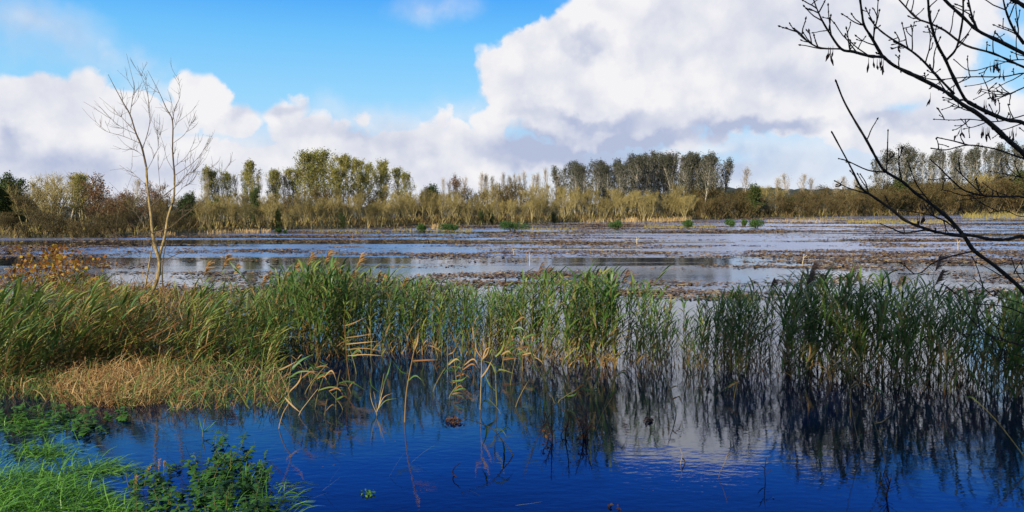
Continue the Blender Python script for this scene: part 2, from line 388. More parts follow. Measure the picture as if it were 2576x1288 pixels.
# tall poplars left of centre
for px, ty in [(533, 440), (520, 446), (548, 448), (578, 450), (562, 456), (603, 452), (622, 446), (660, 452), (685, 447), (698, 446), (735, 443), (715, 452), (748, 440)]:
    put_tree('pale' if px in (603, 715, 520, 660, 562) else 'green_poplar', px, ty, 1.3, .8)
put_tree('green_poplar', 636, 425, 1.22, .75, 'slim tall poplar standing apart left of the green poplar stand')
for px, ty, w in [(768, 405, 1), (795, 402, 1), (822, 401, 1.1), (850, 408, 1), (880, 412, 1), (908, 420, 1), (926, 430, .9), (965, 424, 1.05), (950, 432, .8), (1008, 438, .9), (1032, 450, .9), (780, 430, 1), (840, 440, 1.1), (900, 450, 1)]:
    put_tree('green_poplar', px, ty, tr.uniform(1.16, 1.34), w * .85)
# small tops between the two stands
put_tree('ivy', 1092, 474, 1.3, 1.1, 'round grey-green tree top between the two poplar stands')
for px, ty, key in [(1118, 458, 'pale'), (1150, 449, 'russet'), (1165, 455, 'pale'), (1205, 446, 'pale'), (1228, 448, 'pale'), (1262, 446, 'pale'), (1300, 448, 'pale'), (1325, 443, 'pale'), (1345, 450, 'pale'), (1378, 435, 'pale'), (1398, 448, 'pale'), (1215, 450, 'pale'), (1245, 452, 'pale'), (1275, 452, 'pale'), (1288, 456, 'pale'), (1312, 450, 'pale'), (1335, 448, 'pale'), (1360, 446, 'pale'), (1130, 462, 'pale'), (1070, 478, 'thicket')]:
    put_tree(key, px, ty, 1.3, .7, {'russet': 'rusty-topped tree between the two poplar stands'}.get(key))
# dark poplar stand
DP = [(float(q), float(np.interp(q, [1410, 1440, 1545, 1600, 1650, 1790, 1815], [432, 420, 420, 402, 397, 399, 415]) + tr.uniform(0, 12))) for q in np.arange(1412, 1816, 11)]
for k, (px, ty) in enumerate(DP + [(1418, 428), (1440, 420), (1462, 417), (1482, 416), (1505, 415), (1528, 417), (1548, 422), (1566, 412), (1585, 405), (1604, 400), (1622, 398), (1640, 395), (1658, 397), (1676, 398), (1698, 402), (1715, 396), (1735, 398), (1752, 396), (1770, 398), (1788, 401), (1803, 408), (1455, 430), (1520, 428), (1595, 415), (1650, 410), (1725, 410), (1780, 412), (1560, 430), (1690, 412), (1806, 425)]):
    put_tree('dark_poplar', px, ty, tr.uniform(1.12, 1.34), 1.0, 'tall grey poplar with dark top leaves in the stand right of centre')
# right-hand poplars behind the ash branches
for px, ty, w in [(2195, 402, .9), (2225, 390, 1), (2262, 385, 1.1), (2285, 378, 1.1), (2305, 386, 1), (2335, 392, .7), (2358, 388, .7), (2390, 386, .9), (2408, 392, .8), (2430, 385, .7), (2452, 378, .8), (2475, 386, .7), (2500, 375, .8), (2522, 384, .8), (2545, 376, .8), (2568, 372, .9), (2590, 375, 1), (2620, 370, 1), (2210, 410, .8), (2248, 400, .9), (2272, 395, .9), (2320, 398, .7), (2345, 402, .7), (2372, 396, .7), (2400, 398, .7), (2420, 396, .7), (2442, 390, .7), (2464, 392, .7), (2488, 388, .7), (2512, 388, .7), (2534, 385, .7), (2556, 382, .7)]:
    put_tree('dark_poplar', px, ty, tr.uniform(1.08, 1.25), w, 'thin-crowned grey poplar behind the overhanging branches at the right')
# bare pale trees above the low right thicket
for px, ty in [(1872, 432), (1985, 444), (2010, 446), (1950, 455), (2040, 456), (2095, 460), (2130, 452), (2160, 455)]:
    put_tree('pale', px, ty, 1.2, 1.15, 'pale bare tree standing above the low brown thicket at right')
# golden willows in the front row and second row
px = 505
while px < 1760:
    ty = np.interp(px, [500, 700, 900, 1290, 1500, 1760], [512, 505, 500, 492, 488, 492]) + tr.uniform(-14, 14)
    put_tree('willow', px, ty, tr.uniform(1.0, 1.07), tr.uniform(.85, 1.1)); px += tr.uniform(17, 26)
px = 510
while px < 1800:
    ty = np.interp(px, [500, 700, 900, 1100, 1290, 1500, 1760], [500, 485, 478, 486, 470, 478, 478]) + tr.uniform(-10, 10)
    put_tree(tr.choice(['willow', 'willow', 'thicket']), px, ty, tr.uniform(1.12, 1.22), 1.0); px += tr.uniform(26, 36)
for px, ty in [(1210, 520), (1238, 515), (700, 520), (860, 528), (1395, 525)]:
    put_tree('ivy', px, ty, 1.01, .7, 'low dark green bush among the golden willows')
for px, ty in [(1625, 487), (1725, 484)]:
    put_tree('willow', px, ty, .985, 1.1, 'yellow-green fan-shaped willow in front of the dark poplars')
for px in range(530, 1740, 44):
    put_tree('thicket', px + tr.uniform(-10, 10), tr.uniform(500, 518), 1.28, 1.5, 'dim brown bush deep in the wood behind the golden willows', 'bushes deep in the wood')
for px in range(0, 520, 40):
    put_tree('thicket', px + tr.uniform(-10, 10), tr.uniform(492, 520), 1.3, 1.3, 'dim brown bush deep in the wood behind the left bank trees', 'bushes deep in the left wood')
# brown thicket to the right
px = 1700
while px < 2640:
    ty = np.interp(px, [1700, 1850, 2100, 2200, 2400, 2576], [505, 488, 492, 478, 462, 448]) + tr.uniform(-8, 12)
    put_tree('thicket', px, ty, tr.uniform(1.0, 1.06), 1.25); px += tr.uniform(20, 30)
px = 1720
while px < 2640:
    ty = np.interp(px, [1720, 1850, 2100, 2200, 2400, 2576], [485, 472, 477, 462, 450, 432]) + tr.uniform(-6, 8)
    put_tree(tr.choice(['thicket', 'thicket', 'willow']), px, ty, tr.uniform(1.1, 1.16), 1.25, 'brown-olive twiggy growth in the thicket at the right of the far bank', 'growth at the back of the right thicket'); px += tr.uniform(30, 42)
for px, ty in [(1895, 470), (2260, 455), (2400, 500), (2560, 440), (1990, 500)]:
    put_tree('ivy', px, ty, 1.04, .95, 'dark green tree mixed into the brown thicket at right')
for lst in PROTO.values():
    for e in lst:
        if not e[1]:
            for ch in list(e[0].children): bpy.data.objects.remove(ch)
            bpy.data.objects.remove(e[0])
print('trees', cnt)

# undergrowth filling the wood floor behind the bank
mb = MB(); r = np.random.default_rng(21)
for _ in range(9000):
    px = r.uniform(-60, 2640); d = dist(base_px(px)) * r.uniform(1.0, 1.16)
    p = at(px, HOR, d); sc = d / 120.
    z0 = float(height(np.array(p[0]), np.array(d))); l = r.uniform(.5, 1.7) * sc ** .7
    dv = unit([r.normal(0, .5), r.normal(0, .5), 1.])
    a = np.array([p[0], d, z0])
    mb.add(*ribbon([a, a + dv * l * .5, a + dv * l], np.array([.04, .14, .05]) * sc ** .6, [1, r.normal(0, .6), r.normal(0, .4)]), int(r.choice([0, 0, 0, 1, 2])))
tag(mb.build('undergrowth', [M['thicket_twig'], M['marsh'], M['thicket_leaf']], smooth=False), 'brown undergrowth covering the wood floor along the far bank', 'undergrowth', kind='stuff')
# sedge beds standing in shallow water before the far bank
mb = MB()
for x0, x1, yb, dens, hgt, mi in [(2130, 2400, 560, 700, .55, 0), (2420, 2640, 547, 600, .9, 0), (1620, 1800, 572, 420, .35, 0), (985, 1190, 580, 420, .3, 0), (1290, 1450, 577, 300, .3, 0), (790, 960, 584, 260, .25, 0), (1570, 1600, 556, 180, .9, 1), (1640, 1740, 554, 260, .8, 1),
                                  (500, 680, 583, 300, .6, 1), (1085, 1110, 575, 60, .8, 1), (290, 440, 588, 200, .6, 1), (1460, 1700, 557, 380, .8, 1), (1930, 2100, 557, 160, .4, 1), (2000, 2130, 553, 120, .4, 0)]:
    for _ in range(dens):
        p = G(r.uniform(x0, x1), yb + r.normal(0, 2.2)); l = hgt * r.uniform(.5, 1.3) * p[1] / 140
        dv = unit([r.normal(.1, .3), r.normal(0, .3), 1.])
        mb.add(*ribbon([p - [0, 0, .1], p + dv * l * .6, p + dv * l + [r.normal(0, .15) * l, 0, -.1 * l]], np.array([.05, .06, .02]) * p[1] / 120, [1, r.normal(0, .5), 0]), mi)
tag(mb.build('sedge', [M['marsh'], M['dry_grass']], smooth=False), 'yellow-green sedge growing in the shallows before the far bank', 'sedge', kind='stuff')

# green shrubs standing in the open water
for k, (px, by, w, h, lab) in enumerate([
    (1290, 581, 62, 27, 'largest round green shrub standing in the water at mid-marsh'), (1130, 581, 40, 20, 'flat-topped green shrub left of the largest one in the water'),
    (1062, 583, 30, 20, 'pale green shrub with tan reeds beside it in the marsh'), (701, 587, 15, 13, 'tiny dark shrub in the water near the left willows'), (717, 587, 9, 7, 'smallest green sprout next to the tiny dark shrub'),
    (1550, 578, 34, 24, 'two-humped green shrub in the water below the dark poplars'), (1732, 575, 30, 22, 'light green shrub rising from yellow sedge'),
    (1840, 570, 28, 19, 'leftmost green shrub of the three standing together at right'), (1871, 569, 13, 19, 'narrow green shrub, middle of the three at right'), (1902, 574, 36, 25, 'dark rounded shrub, rightmost of the three standing together')]):
    p = G(px, by); d = p[1]; W, Hh = w / F * d, h / F * d
    root = empty('water_shrub', (p[0], p[1], 0)); tag(root, lab, 'shrub', 'green shrubs standing in the flooded marsh')
    st, lf = MB(), MB(); rr = np.random.default_rng(300 + k); n = int(700 + 1400 * w / 60)
    for _ in range(14):
        az = rr.uniform(0, 6.28); st.add(*tube(limb_path(rr, (0, 0, -.3), (math.cos(az) * .5 * W / Hh, math.sin(az) * .5, 1), Hh * rr.uniform(.7, 1.05), 4, .1, .05), np.linspace(.03, .008, 5), 4))
    lobes = [(rr.normal(0, .2 * W), rr.normal(0, .2 * W), Hh * rr.uniform(.35, .6), rr.uniform(.22, .36) * W, Hh * rr.uniform(.3, .45)) for _ in range(7)]
    for _ in range(n):
        lx, ly, lz, lr, lh = lobes[rr.integers(7)]; u = unit(rr.normal(0, 1, 3)) * rr.uniform(.5, 1.05)
        c = np.array([lx + u[0] * lr, ly + u[1] * lr, max(.03, lz + u[2] * lh)]); s = .16 * d / 110 * rr.uniform(.6, 1.3)
        dv = unit(rr.normal(0, .7, 3) + [0, 0, .9])
        lf.add(*ribbon([c, c + dv * s * .6, c + dv * s * 1.2], [s * .15, s * .45, s * .05], np.cross(dv, rr.normal(0, 1, 3))))
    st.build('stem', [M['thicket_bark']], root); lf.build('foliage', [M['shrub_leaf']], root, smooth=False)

# ------------------------------------------------------------------ floating dead leaves
def leaf_clump(r, n, wx, wy, lz):
    b = MB()
    for _ in range(n):
        c = np.array([r.normal(0, wx), r.normal(0, wy), .012 + abs(r.normal(0, .012))])
        az = r.uniform(0, 6.28); l = lz * r.uniform(.5, 1.2); dv = np.array([math.cos(az), math.sin(az), r.normal(.03, .08)])
        sd = np.cross(dv, [0, 0, 1]) + np.array([0, 0, r.normal(0, .13)])
        curl = abs(r.normal(0, .06)) * l
        if r.random() < .16: b.add(*ribbon([c, c + dv * l * .9, c + dv * l * 1.6 + [0, 0, curl]], [.03, .03, .012], sd), 1)
        else: b.add(*ribbon([c, c + dv * l * .35 + [0, 0, curl * .3], c + dv * l * .75 + [0, 0, curl * .6], c + dv * l + [0, 0, curl * 1.6]], np.array([.15, .6, .55, .1]) * l, sd), 0)
    return b
r = np.random.default_rng(77)
CL = [leaf_clump(r, int(r.integers(4, 17)), r.uniform(.22, .85), r.uniform(.05, .15), .2).arrays() for _ in range(16)]
CLM = []
def litter_weight(x, y):
    px = CX + F * x / y; py = HOR + F * CAM_H / y
    s = vnoise(x * .05 + 3, y * .19 - x * .006, 11); s2 = vnoise(x * .22, y * .55, 12)
    w = sstep(s, .48, .72) * (.2 + .8 * sstep(s2, .35, .6)) + .36 * sstep(s2, .48, .8)
    w = w * np.interp(py, [545, 565, 590, 605, 640, 700, 740, 780], [.5, .8, .7, 1.0, 1.0, .9, .6, .25])
    w = w * np.interp(px, [0, 300, 700, 1100, 1500, 2000, 2576], [.8, .8, .95, 1.05, 1.0, 1.1, 1.25])
    return w
mbl = MB(); near = []
N_L = 0
while N_L < 11000:
    px, u = r.uniform(-150, 2750), r.random()
    y = 27.0 * (210 / 27.0) ** u if r.random() < .62 else r.uniform(50, 200)
    x = (px - CX) / F * y
    if y > ybank(x) - 2 or r.random() > litter_weight(np.array(x), np.array(y)): continue
    N_L += 1; sc = (y / 40) ** .45 * r.uniform(.65, 1.25)
    if y < 46 and len(near) < 150 and 0 < px < 2576: near.append((x, y, sc)); continue
    a = r.normal(0, .25); c, s = math.cos(a) * sc, math.sin(a) * sc
    mbl.addmb(CL[r.integers(16)], [[c, -s, 0], [s, c, 0], [0, 0, sc]], (x, y, 0))
for _ in range(38):
    p = G(r.uniform(650, 2500), 960 + 330 * r.random() ** 1.6); a = r.uniform(0, 6.28); sc = r.uniform(.15, .38); c, s = math.cos(a) * sc, math.sin(a) * sc
    v, q, m_ = CL[r.integers(16)]; k = int(r.integers(1, 3)); q0 = np.sort(np.unique(q[:3 * k])); v2 = v[:q0.max() + 1] - v[q0].mean(0) * [1, 1, 0]
    mbl.add((v2 * [.5, .5, 1]) @ np.array([[c, -s, 0], [s, c, 0], [0, 0, sc]]).T + [p[0], p[1], 0], q[:3 * k], m_[:3 * k])
tag(mbl.build('floating_leaves', [M['litter'], M['straw']], smooth=False), 'brown dead lily leaves and stalks drifting over the open water', 'floating leaves', kind='stuff')
for i, arr in enumerate(CL):
    b = MB(); b.addmb(arr); CLM.append(b.mesh('leaf_cluster', [M['litter_dark'], M['straw']], False))
for i, (x, y, sc) in enumerate(near):
    o = link('leaf_cluster', CLM[i % 16]); o.location = (x, y, 0); o.rotation_euler = (0, 0, r.normal(0, .25)); o.scale = (sc, sc, sc)
    tag(o, 'dark rotting lily leaves floating in a flat cluster just behind the reeds', 'leaf cluster', 'clusters of dead lily leaves nearest the reeds')
# pale straws standing in the open water
for px, by, h, lab in [(1332, 668, 34, 'tallest pale straw standing in water behind the reeds'), (1293, 640, 16, 'thin white straw leaning at mid-water'), (1484, 640, 20, 'pale straw upright beside dark floating leaves'), (1325, 650, 22, 'short pale straw left of the tallest'), (2410, 630, 28, 'yellow straw standing behind the ash branches'), (2018, 665, 26, 'pale straw upright at the right of the open water'), (886, 604, 18, 'tan straw tuft at the left of the open water'), (1602, 616, 20, 'bright yellow straw among leaf drifts')]:
    b = G(px, by); t = at(px + 5 * math.sin(px), by - h, b[1]); mb = MB(); w = 1.8 / F * b[1]
    mb.add(*tube([b - [0, 0, .3], b, b * .45 + t * .55 + [.02, 0, 0], t], [w * .5, w * .5, w * .45, w * .25], 5))
    mb.add(*ribbon([b * .4 + t * .6, t + [w * 4, 0, -.1 * (t[2])], t + [w * 7, 0, -.35 * t[2]]], [w * .6, w, w * .2], [0, 1, .5]))
    tag(mb.build('dry_straw', [M['straw' if len(lab) % 2 else 'reed_tan']]), lab, 'straw', 'pale straws standing in the open water')

# ------------------------------------------------------------------ reeds
def reed(r, h, nl, wind=.25, droop=1., lw=.03, ll=.48, old=.25, lo=.22, stemr=.006):
    """stem (mats 0) and leaves (1 green, 2 lime, 3 tan)"""
    st, lf = MB(), MB()
    lean = np.array([r.normal(wind * .4, .07), r.normal(0, .07), 0])
    t = np.linspace(0, 1, 6)[:, None]
    p = np.array([[0, 0, 1.]]) * t * h + lean * (t ** 2) * h * .6
    p[0, 2] -= .25
    st.add(*tube(p, np.linspace(stemr, stemr * .5, 6), 4), 0)
    az = r.uniform(0, 6.28)
    for k in range(nl):
        f = lo + (1.02 - lo) * (k + r.uniform(0, .6)) / nl; f = min(f, 1)
        i0 = min(int(f * 5), 4); b = p[i0] + (p[i0 + 1] - p[i0]) * (f * 5 - i0)
        az += math.pi + r.normal(0, .5)
        hd = unit([math.cos(az) + wind * 2.2, math.sin(az) * .8, 0]); el = r.uniform(.8, 1.32)
        L = ll * r.uniform(.6, 1.2) * (1 if f < .85 else .75)
        pts = [b]; 
        for s in range(4):
            dv = hd * math.cos(el) + np.array([0, 0, math.sin(el)]); pts.append(pts[-1] + dv * L / 4)
            el -= droop * r.uniform(.2, .5)
        side = np.cross(hd, [0, 0, 1]) + np.array([0, 0, r.normal(0, .35)])
        m = 1
        if f < .36: m = (3 if r.random() < .5 else 2) if r.random() < old + .25 else 1
        elif r.random() < old: m = 2 if r.random() < .75 else 3
        lf.add(*ribbon(pts, np.array([.35, 1., .95, .6, .08]) * lw, side), m)
    return st, lf, p[-1]
RM = [M['reed_stem'], M['reed_green'], M['reed_lime'], M['reed_tan']]
def merged(r, **k):
    s, l, _ = reed(r, **k); b = MB(); b.addmb(s.arrays()); b.addmb(l.arrays()); return b.arrays()
r = np.random.default_rng(11)
UP = [merged(r, h=1., nl=14, lo=.1, wind=r.uniform(-.05, .25), droop=.65, lw=.022, ll=.29, old=.18, stemr=.0035) for _ in range(14)]       # darker upright reeds
GO = [merged(r, h=1., nl=14, lo=.1, wind=r.uniform(.15, .4), droop=.9, lw=.021, ll=.29, old=.42, stemr=.0035) for _ in range(12)]       # yellower ones
LE = [merged(r, h=1., nl=14, lo=.1, wind=r.uniform(.45, .85), droop=.7, lw=.038, ll=.5, old=.68, stemr=.0035) for _ in range(12)]      # wind-swept left bed
def place(mbx, arr, x, y, h, rz, tilt=(0, 0), z=0.):
    c, s = math.cos(rz) * h, math.sin(rz) * h
    mbx.addmb(arr, [[c, -s, tilt[0] * h], [s, c, tilt[1] * h], [0, 0, h]], (x, y, z))
singles = []        # front-row reeds become things of their own
def bed(mbx, x0, x1, front, depth, top, n, sets, single_frac=0., gap=None, seed=0):
    r = np.random.default_rng(seed); k = 0
    while k < n:
        px = r.uniform(x0, x1)
        fy = np.interp(px, *zip(*front)) if not np.isscalar(front) else front
        d0 = dist(fy); u = r.random() ** 1.3; d = d0 + depth * u
        x = (px - CX) / F * d
        if gap is not None and r.random() > gap(px, d): continue
        k += 1
        ty = np.interp(px, *zip(*top)) + abs(r.normal(0, 46)) - 14
        h = min(2.9, max(.45, float(at(px, ty, d)[2])))
        arrs = sets[0 if r.random() < sets[2](px) else 1]
        q = (x, d, h, r.normal(0, .35), (r.normal(.04, .10) + (r.random() < .12) * r.normal(0, .35), r.normal(0, .09)))
        if u < .25 and r.random() < single_frac: singles.append((*q, px))
        else: place(mbx, arrs[r.integers(len(arrs))], *q)
FRONT = [(600, 885), (800, 905), (1000, 892), (1300, 905), (1400, 925), (1600, 930), (1900, 945), (2100, 962), (2300, 985), (2700, 1010)]
TOP = [(600, 735), (660, 728), (720, 690), (780, 672), (850, 682), (930, 705), (1010, 712), (1090, 715), (1150, 735), (1210, 728), (1260, 755), (1310, 712), (1370, 690), (1440, 705), (1520, 690), (1570, 715), (1640, 735), (1690, 770), (1740, 772), (1800, 755), (1850, 735), (1930, 742), (1990, 722), (2050, 698), (2130, 708), (2230, 705), (2310, 735), (2420, 735), (2500, 748), (2700, 735)]
def gap_r(px, d):
    g = 1.
    for c, w, a in [(1295, 18, .8), (1560, 14, .45), (1700, 26, .5), (1800, 20, .35), (1955, 22, .6), (2330, 40, .4), (2480, 60, .45), (1410, 14, .3)]:
        g *= 1 - a * math.exp(-((px - c) / w) ** 2)
    return g
mb = MB()
bed(mb, 1270, 2680, FRONT, 3.0, TOP, 700, (UP, GO, lambda p: .93), .42, gap_r, 1)
tag(mb.build('right_reeds', RM, smooth=False), 'dark green reeds standing in water across the right half', 'reed bed', kind='stuff').name = 'reed_bed'
mb = MB()
bed(mb, 640, 1300, FRONT, 4.5, TOP, 680, (UP, GO, lambda p: np.interp(p, [640, 760, 900, 1150, 1300], [.6, .5, .35, .45, .85])), .15, None, 2)
tag(mb.build('reed_bed', RM, smooth=False), 'yellow-green reeds massed in the centre of the near water', 'reed bed', kind='stuff')
mb = MB()
LFRONT = [(-150, 985), (0, 975), (200, 940), (450, 925), (700, 940)]
LTOP = [(-150, 715), (0, 712), (120, 700), (210, 690), (300, 712), (360, 765), (430, 735), (480, 700), (560, 712), (640, 740), (700, 760)]
r = np.random.default_rng(3)
for _ in range(1000):
    px = r.uniform(-160, 690); d0 = dist(np.interp(px, *zip(*LFRONT))); u = r.random(); d = d0 + 10.5 * u
    x = (px - CX) / F * d
    ty = np.interp(px, *zip(*LTOP)) + np.interp(u, [0, .3, 1], [70, 22, -6]) + abs(r.normal(0, 42)) + 60 * (vnoise(np.array(x * .9), np.array(d * .5), 8) - .4)
    h = min(2.3, max(.5, float(at(px, ty, d)[2])))
    if r.random() < .55 - 1.1 * vnoise(np.array(x * 1.1 + 9), np.array(d * .7), 4): continue
    if 300 < px < 430 and d < 23.5 and r.random() < .6: continue
    A = LE if r.random() < .62 else GO
    place(mb, A[r.integers(12)], x, d, h, r.normal(0, .4), (r.normal(.18, .12), r.normal(0, .1)))
for _ in range(6500):
    px = r.uniform(-160, 690); d = dist(np.interp(px, *zip(*LFRONT))) + 8.5 * r.random(); x = (px - CX) / F * d
    b = np.array([x, d, r.uniform(-.05, .55)]); l = r.uniform(.25, .7); dv = unit([r.normal(.5, .5), r.normal(0, .5), .55])
    mb.add(*ribbon([b, b + dv * l * .4, b + dv * l * .8 - [0, 0, .03], b + dv * l * 1.1 - [0, 0, .14 * l]], np.array([.6, 1, .8, .1]) * .026, np.cross(dv, [0, 0, 1]) + [0, 0, r.normal(0, .3)]), int(r.choice([1, 1, 2, 2, 2, 3])))
for _ in range(3200):        # rusty dead growth round the sapling's foot
    px = r.normal(300, 120); d = r.uniform(15, 23); x = (px - CX) / F * d
    b = np.array([x, d, r.uniform(0, 1.1)]); l = r.uniform(.2, .6); dv = unit([r.normal(.3, .6), r.normal(0, .5), .5])
    mb.add(*ribbon([b, b + dv * l * .5, b + dv * l, b + dv * l * 1.15 - [0, 0, .1 * l]], [.008, .018, .014, .003], np.cross(dv, [0, 0, 1]) + [0, 0, r.normal(0, .4)]), int(r.choice([4, 4, 3, 2])))
tag(mb.build('reed_bed', RM + [M['reed_rust']], smooth=False), 'wind-swept green and tan reeds covering the left bank', 'reed bed', kind='stuff')
# the reeds of the front row, each its own plant
PR = []
for k in range(10):
    rr = np.random.default_rng(500 + k); s, l, _ = reed(rr, 1., 14, rr.uniform(0, .25), .65, .022, .29, .2, .1, stemr=.0035)
    root = empty('reed'); s.build('stem', RM, root); l.build('foliage', RM, root, smooth=False); PR.append(root)
singles = singles[:230]
for k, (x, d, h, rz, tl, px) in enumerate(singles):
    o = PR[k] if k < 10 else copy_tree(PR[k % 10])
    o.location = (x, d, 0); o.scale = (h, h, h); o.rotation_euler = (tl[1], tl[0], rz)
    tag(o, 'green reed in the front row of the right-hand reed bed' if px > 1290 else 'yellow-green reed in the front row of the central reed bed', 'reed', 'reeds along the front of the beds')
# tall flowering reeds with feathery plumes
def plume(r, base, dv, L, w):
    b = MB()
    for k in range(80):
        f = k / 80; c = base + dv * L * f
        az = r.uniform(0, 6.28); sp = w * math.sin(min(1, f * 1.1 + .12) * math.pi) ** .7
        d2 = unit(dv * .9 + np.array([math.cos(az) + .9, math.sin(az), .1]) * .55)
        l = sp * r.uniform(.7, 1.5)
        b.add(*ribbon([c, c + d2 * l * .5, c + d2 * l + [.25 * l, 0, -.12 * l]], [.008, .02, .006], np.cross(d2, r.normal(0, 1, 3))))
    return b
r = np.random.default_rng(31)
for k, (px, ty, gold) in enumerate([(780, 645, 1), (803, 640, 1), (748, 668, 1), (690, 688, 1), (838, 668, 1), (862, 684, 1), (918, 648, 1), (945, 690, 1), (665, 700, 1), (880, 700, 1), (985, 698, 1), (820, 690, 1), (905, 690, 1), (720, 690, 1), (1030, 705, 1),
                                    (1362, 672, 0), (1380, 684, 0), (1345, 694, 0), (1530, 688, 0), (1548, 700, 0), (1590, 688, 0), (1215, 712, 0), (2050, 672, 0), (2068, 690, 0), (2148, 680, 0), (2165, 695, 0), (2085, 700, 0), (1955, 708, 0), (2285, 705, 0), (2352, 655, 0), (2375, 690, 0), (1640, 712, 0), (1480, 694, 0), (565, 650, 1), (600, 672, 1), (520, 668, 1), (2040, 695, 0)]):
    d = dist(np.interp(px, *zip(*FRONT))) + r.uniform(1.2, 3.2)
    x = (px - CX) / F * d - .25; h = max(1.2, float(at(px, ty, d)[2]))
    s, l, tip = reed(r, h * .90, 8, .3, .9, .028, .42, .3 if gold else .15, .35)
    root = empty('plumed_reed', (x, d, 0)); s.build('stem', RM, root); l.build('foliage', RM, root, smooth=False)
    plume(r, tip - [0, 0, .03], unit([.38, r.normal(0, .1), 1]), h * .21, h * .085).build('plume', [M['plume_gold' if gold else 'plume_brown']], root, smooth=False)
    tag(root, 'tall reed with a golden feathery plume in the left and central beds' if gold else 'tall reed with a brown feathery plume in the right-hand bed', 'reed', 'golden plumed reeds' if gold else 'brown plumed reeds')

# reed litter and stubble at the feet of the beds
mb = MB(); r = np.random.default_rng(41)
for _ in range(1500):
    px = r.uniform(600, 2650); d = dist(np.interp(px, *zip(*FRONT))) + r.uniform(-.1, 2.8)
    if r.random() > gap_r(px, d): continue
    x = (px - CX) / F * d; b = np.array([x, d, -.15]); l = r.uniform(.2, .75)
    dv = unit([r.normal(0, .5), r.normal(0, .5), 1.])
    mb.add(*ribbon([b, b + dv * l * .7, b + dv * l + [r.normal(0, .2), 0, -.08]], [.012, .014, .004], [1, r.normal(0, .6), 0]), int(r.choice([0, 0, 1, 2])))
tag(mb.build('reed_stubble', [M['reed_rust'], M['reed_tan'], M['reed_stem']], smooth=False), 'rusty dead stubble at the foot of the reeds', 'reed stubble', kind='stuff')

# dry tan grass in front of the left reeds
mb = MB(); r = np.random.default_rng(51)
for _ in range(6500):
    px = r.normal(290, 115) if r.random() < .6 else r.uniform(-80, 720)
    if px < -90 or px > 730: continue
    mid = math.exp(-((px - 280) / 150) ** 4)
    by = r.uniform(905, 1005 + 20 * mid + (px > 430) * 26)
    p = G(px, by); l = r.uniform(.2, .62); q = p - [0, 0, .05]
    dv = unit([r.normal(.12, .55), r.normal(0, .5), .85]); e = q + dv * l * .6; d2 = unit(dv + [r.normal(.2, .7), r.normal(0, .6), -.5])
    tan = r.random() < .16 + .62 * mid * (.5 + vnoise(np.array(px * .03), np.array(by * .04), 9))
    mb.add(*ribbon([q, q + dv * l * .35, e, e + d2 * l * .3, e + d2 * l * .55 - [0, 0, .05]], np.array([.8, 1.1, 1., .8, .2]) * r.uniform(.006, .014), [1, r.normal(0, .7), r.normal(0, .4)]), int(r.choice([0, 0, 0, 1])) if tan else int(r.choice([1, 2, 3, 3])))
tag(mb.build('dry_grass', [M['dry_grass'], M['reed_rust'], M['reed_lime'], M['reed_green']], smooth=False), 'tangled straw-coloured dry grass in front of the left reeds', 'dry grass', kind='stuff')

# ------------------------------------------------------------------ green grass and nettles at the near left edge
mb = MB(); r = np.random.default_rng(61)
for _ in range(7600):
    z = r.random()
    if z < .62: px, by = r.uniform(-60, 330), r.uniform(1200, 1330)
    elif z < .72: px, by = r.normal(90, 45), r.normal(1150, 10)
    elif z < .82: px, by = r.normal(225, 45), r.normal(1195, 9)
    elif z < .90: px, by = r.normal(60, 45), r.normal(1085, 14)
    else: px, by = r.uniform(480, 740), r.uniform(1225, 1310)
    if z < .62 and by < 1330 - 130 * sstep(np.array(px), 420, 60): continue
    p = G(px, by, -.05); l = r.uniform(.18, .58) * (.75 if z > .62 else 1)
    dv = unit([r.normal(.7, .5), r.normal(.2, .5), .5]); pts = [p]
    for s in range(4):
        pts.append(pts[-1] + dv * l / 4); dv = unit(dv + np.array([.12, .03, -.32]))
    mb.add(*ribbon(pts, np.array([.007, .011, .010, .008, .002]) * r.uniform(.7, 1.35), np.cross(dv, [r.normal(0, .4), r.normal(0, .4), 1])), 0)
tag(mb.build('grass', [M['grass']], smooth=False), 'lush green grass swept sideways at the near left water edge', 'grass', kind='stuff')
mb = MB()
def leafy(mb, p, h, r, n=9, ls=.07):
    path = limb_path(r, p, (r.normal(0, .3), r.normal(0, .3), 1), h, 4, .12, .02)
    mb.add(*tube(path, np.linspace(.006, .003, 5), 4), 1)
    for k in range(n):
        f = (k + .5) / n * 4; i = min(int(f), 3); c = path[i] + (path[i + 1] - path[i]) * (f - i); az = k * 1.57 + r.normal(0, .3)
        for s in (0, math.pi):
            hd = np.array([math.cos(az + s), math.sin(az + s), r.uniform(-.1, .4)]); l = ls * r.uniform(.7, 1.3)
            mb.add(*ribbon([c, c + hd * l * .35, c + hd * l * .75 - [0, 0, .1 * l], c + hd * l * 1.15 - [0, 0, .3 * l]], np.array([.15, .75, .6, .05]) * l, np.cross(hd, [0, 0, 1]) + [0, 0, r.normal(0, .25)]), 0)
for _ in range(330):
    z = r.random()
    if z < .56: px, by = r.uniform(330, 680), 1330 - r.random() ** 1.2 * np.interp(r.random(), [0, 1], [120, 150])
    elif z < .66: px, by = r.normal(570, 40), r.normal(1180, 28)
    elif z < .86: px, by = r.normal(60, 70), r.normal(1062, 16)
    elif z < .93: px, by = r.normal(215, 22), r.normal(1088, 8)
    else: px, by = r.uniform(150, 330), r.uniform(1050, 1070)
    leafy(mb, G(px, by, -.05), r.uniform(.06, .3), r, int(r.integers(4, 9)), r.uniform(.035, .085))
tag(mb.build('nettle_growth', [M['nettle'], M['reed_stem']], smooth=False), 'leafy green nettles half drowned at the near left edge', 'nettles', kind='stuff')
mb = MB()
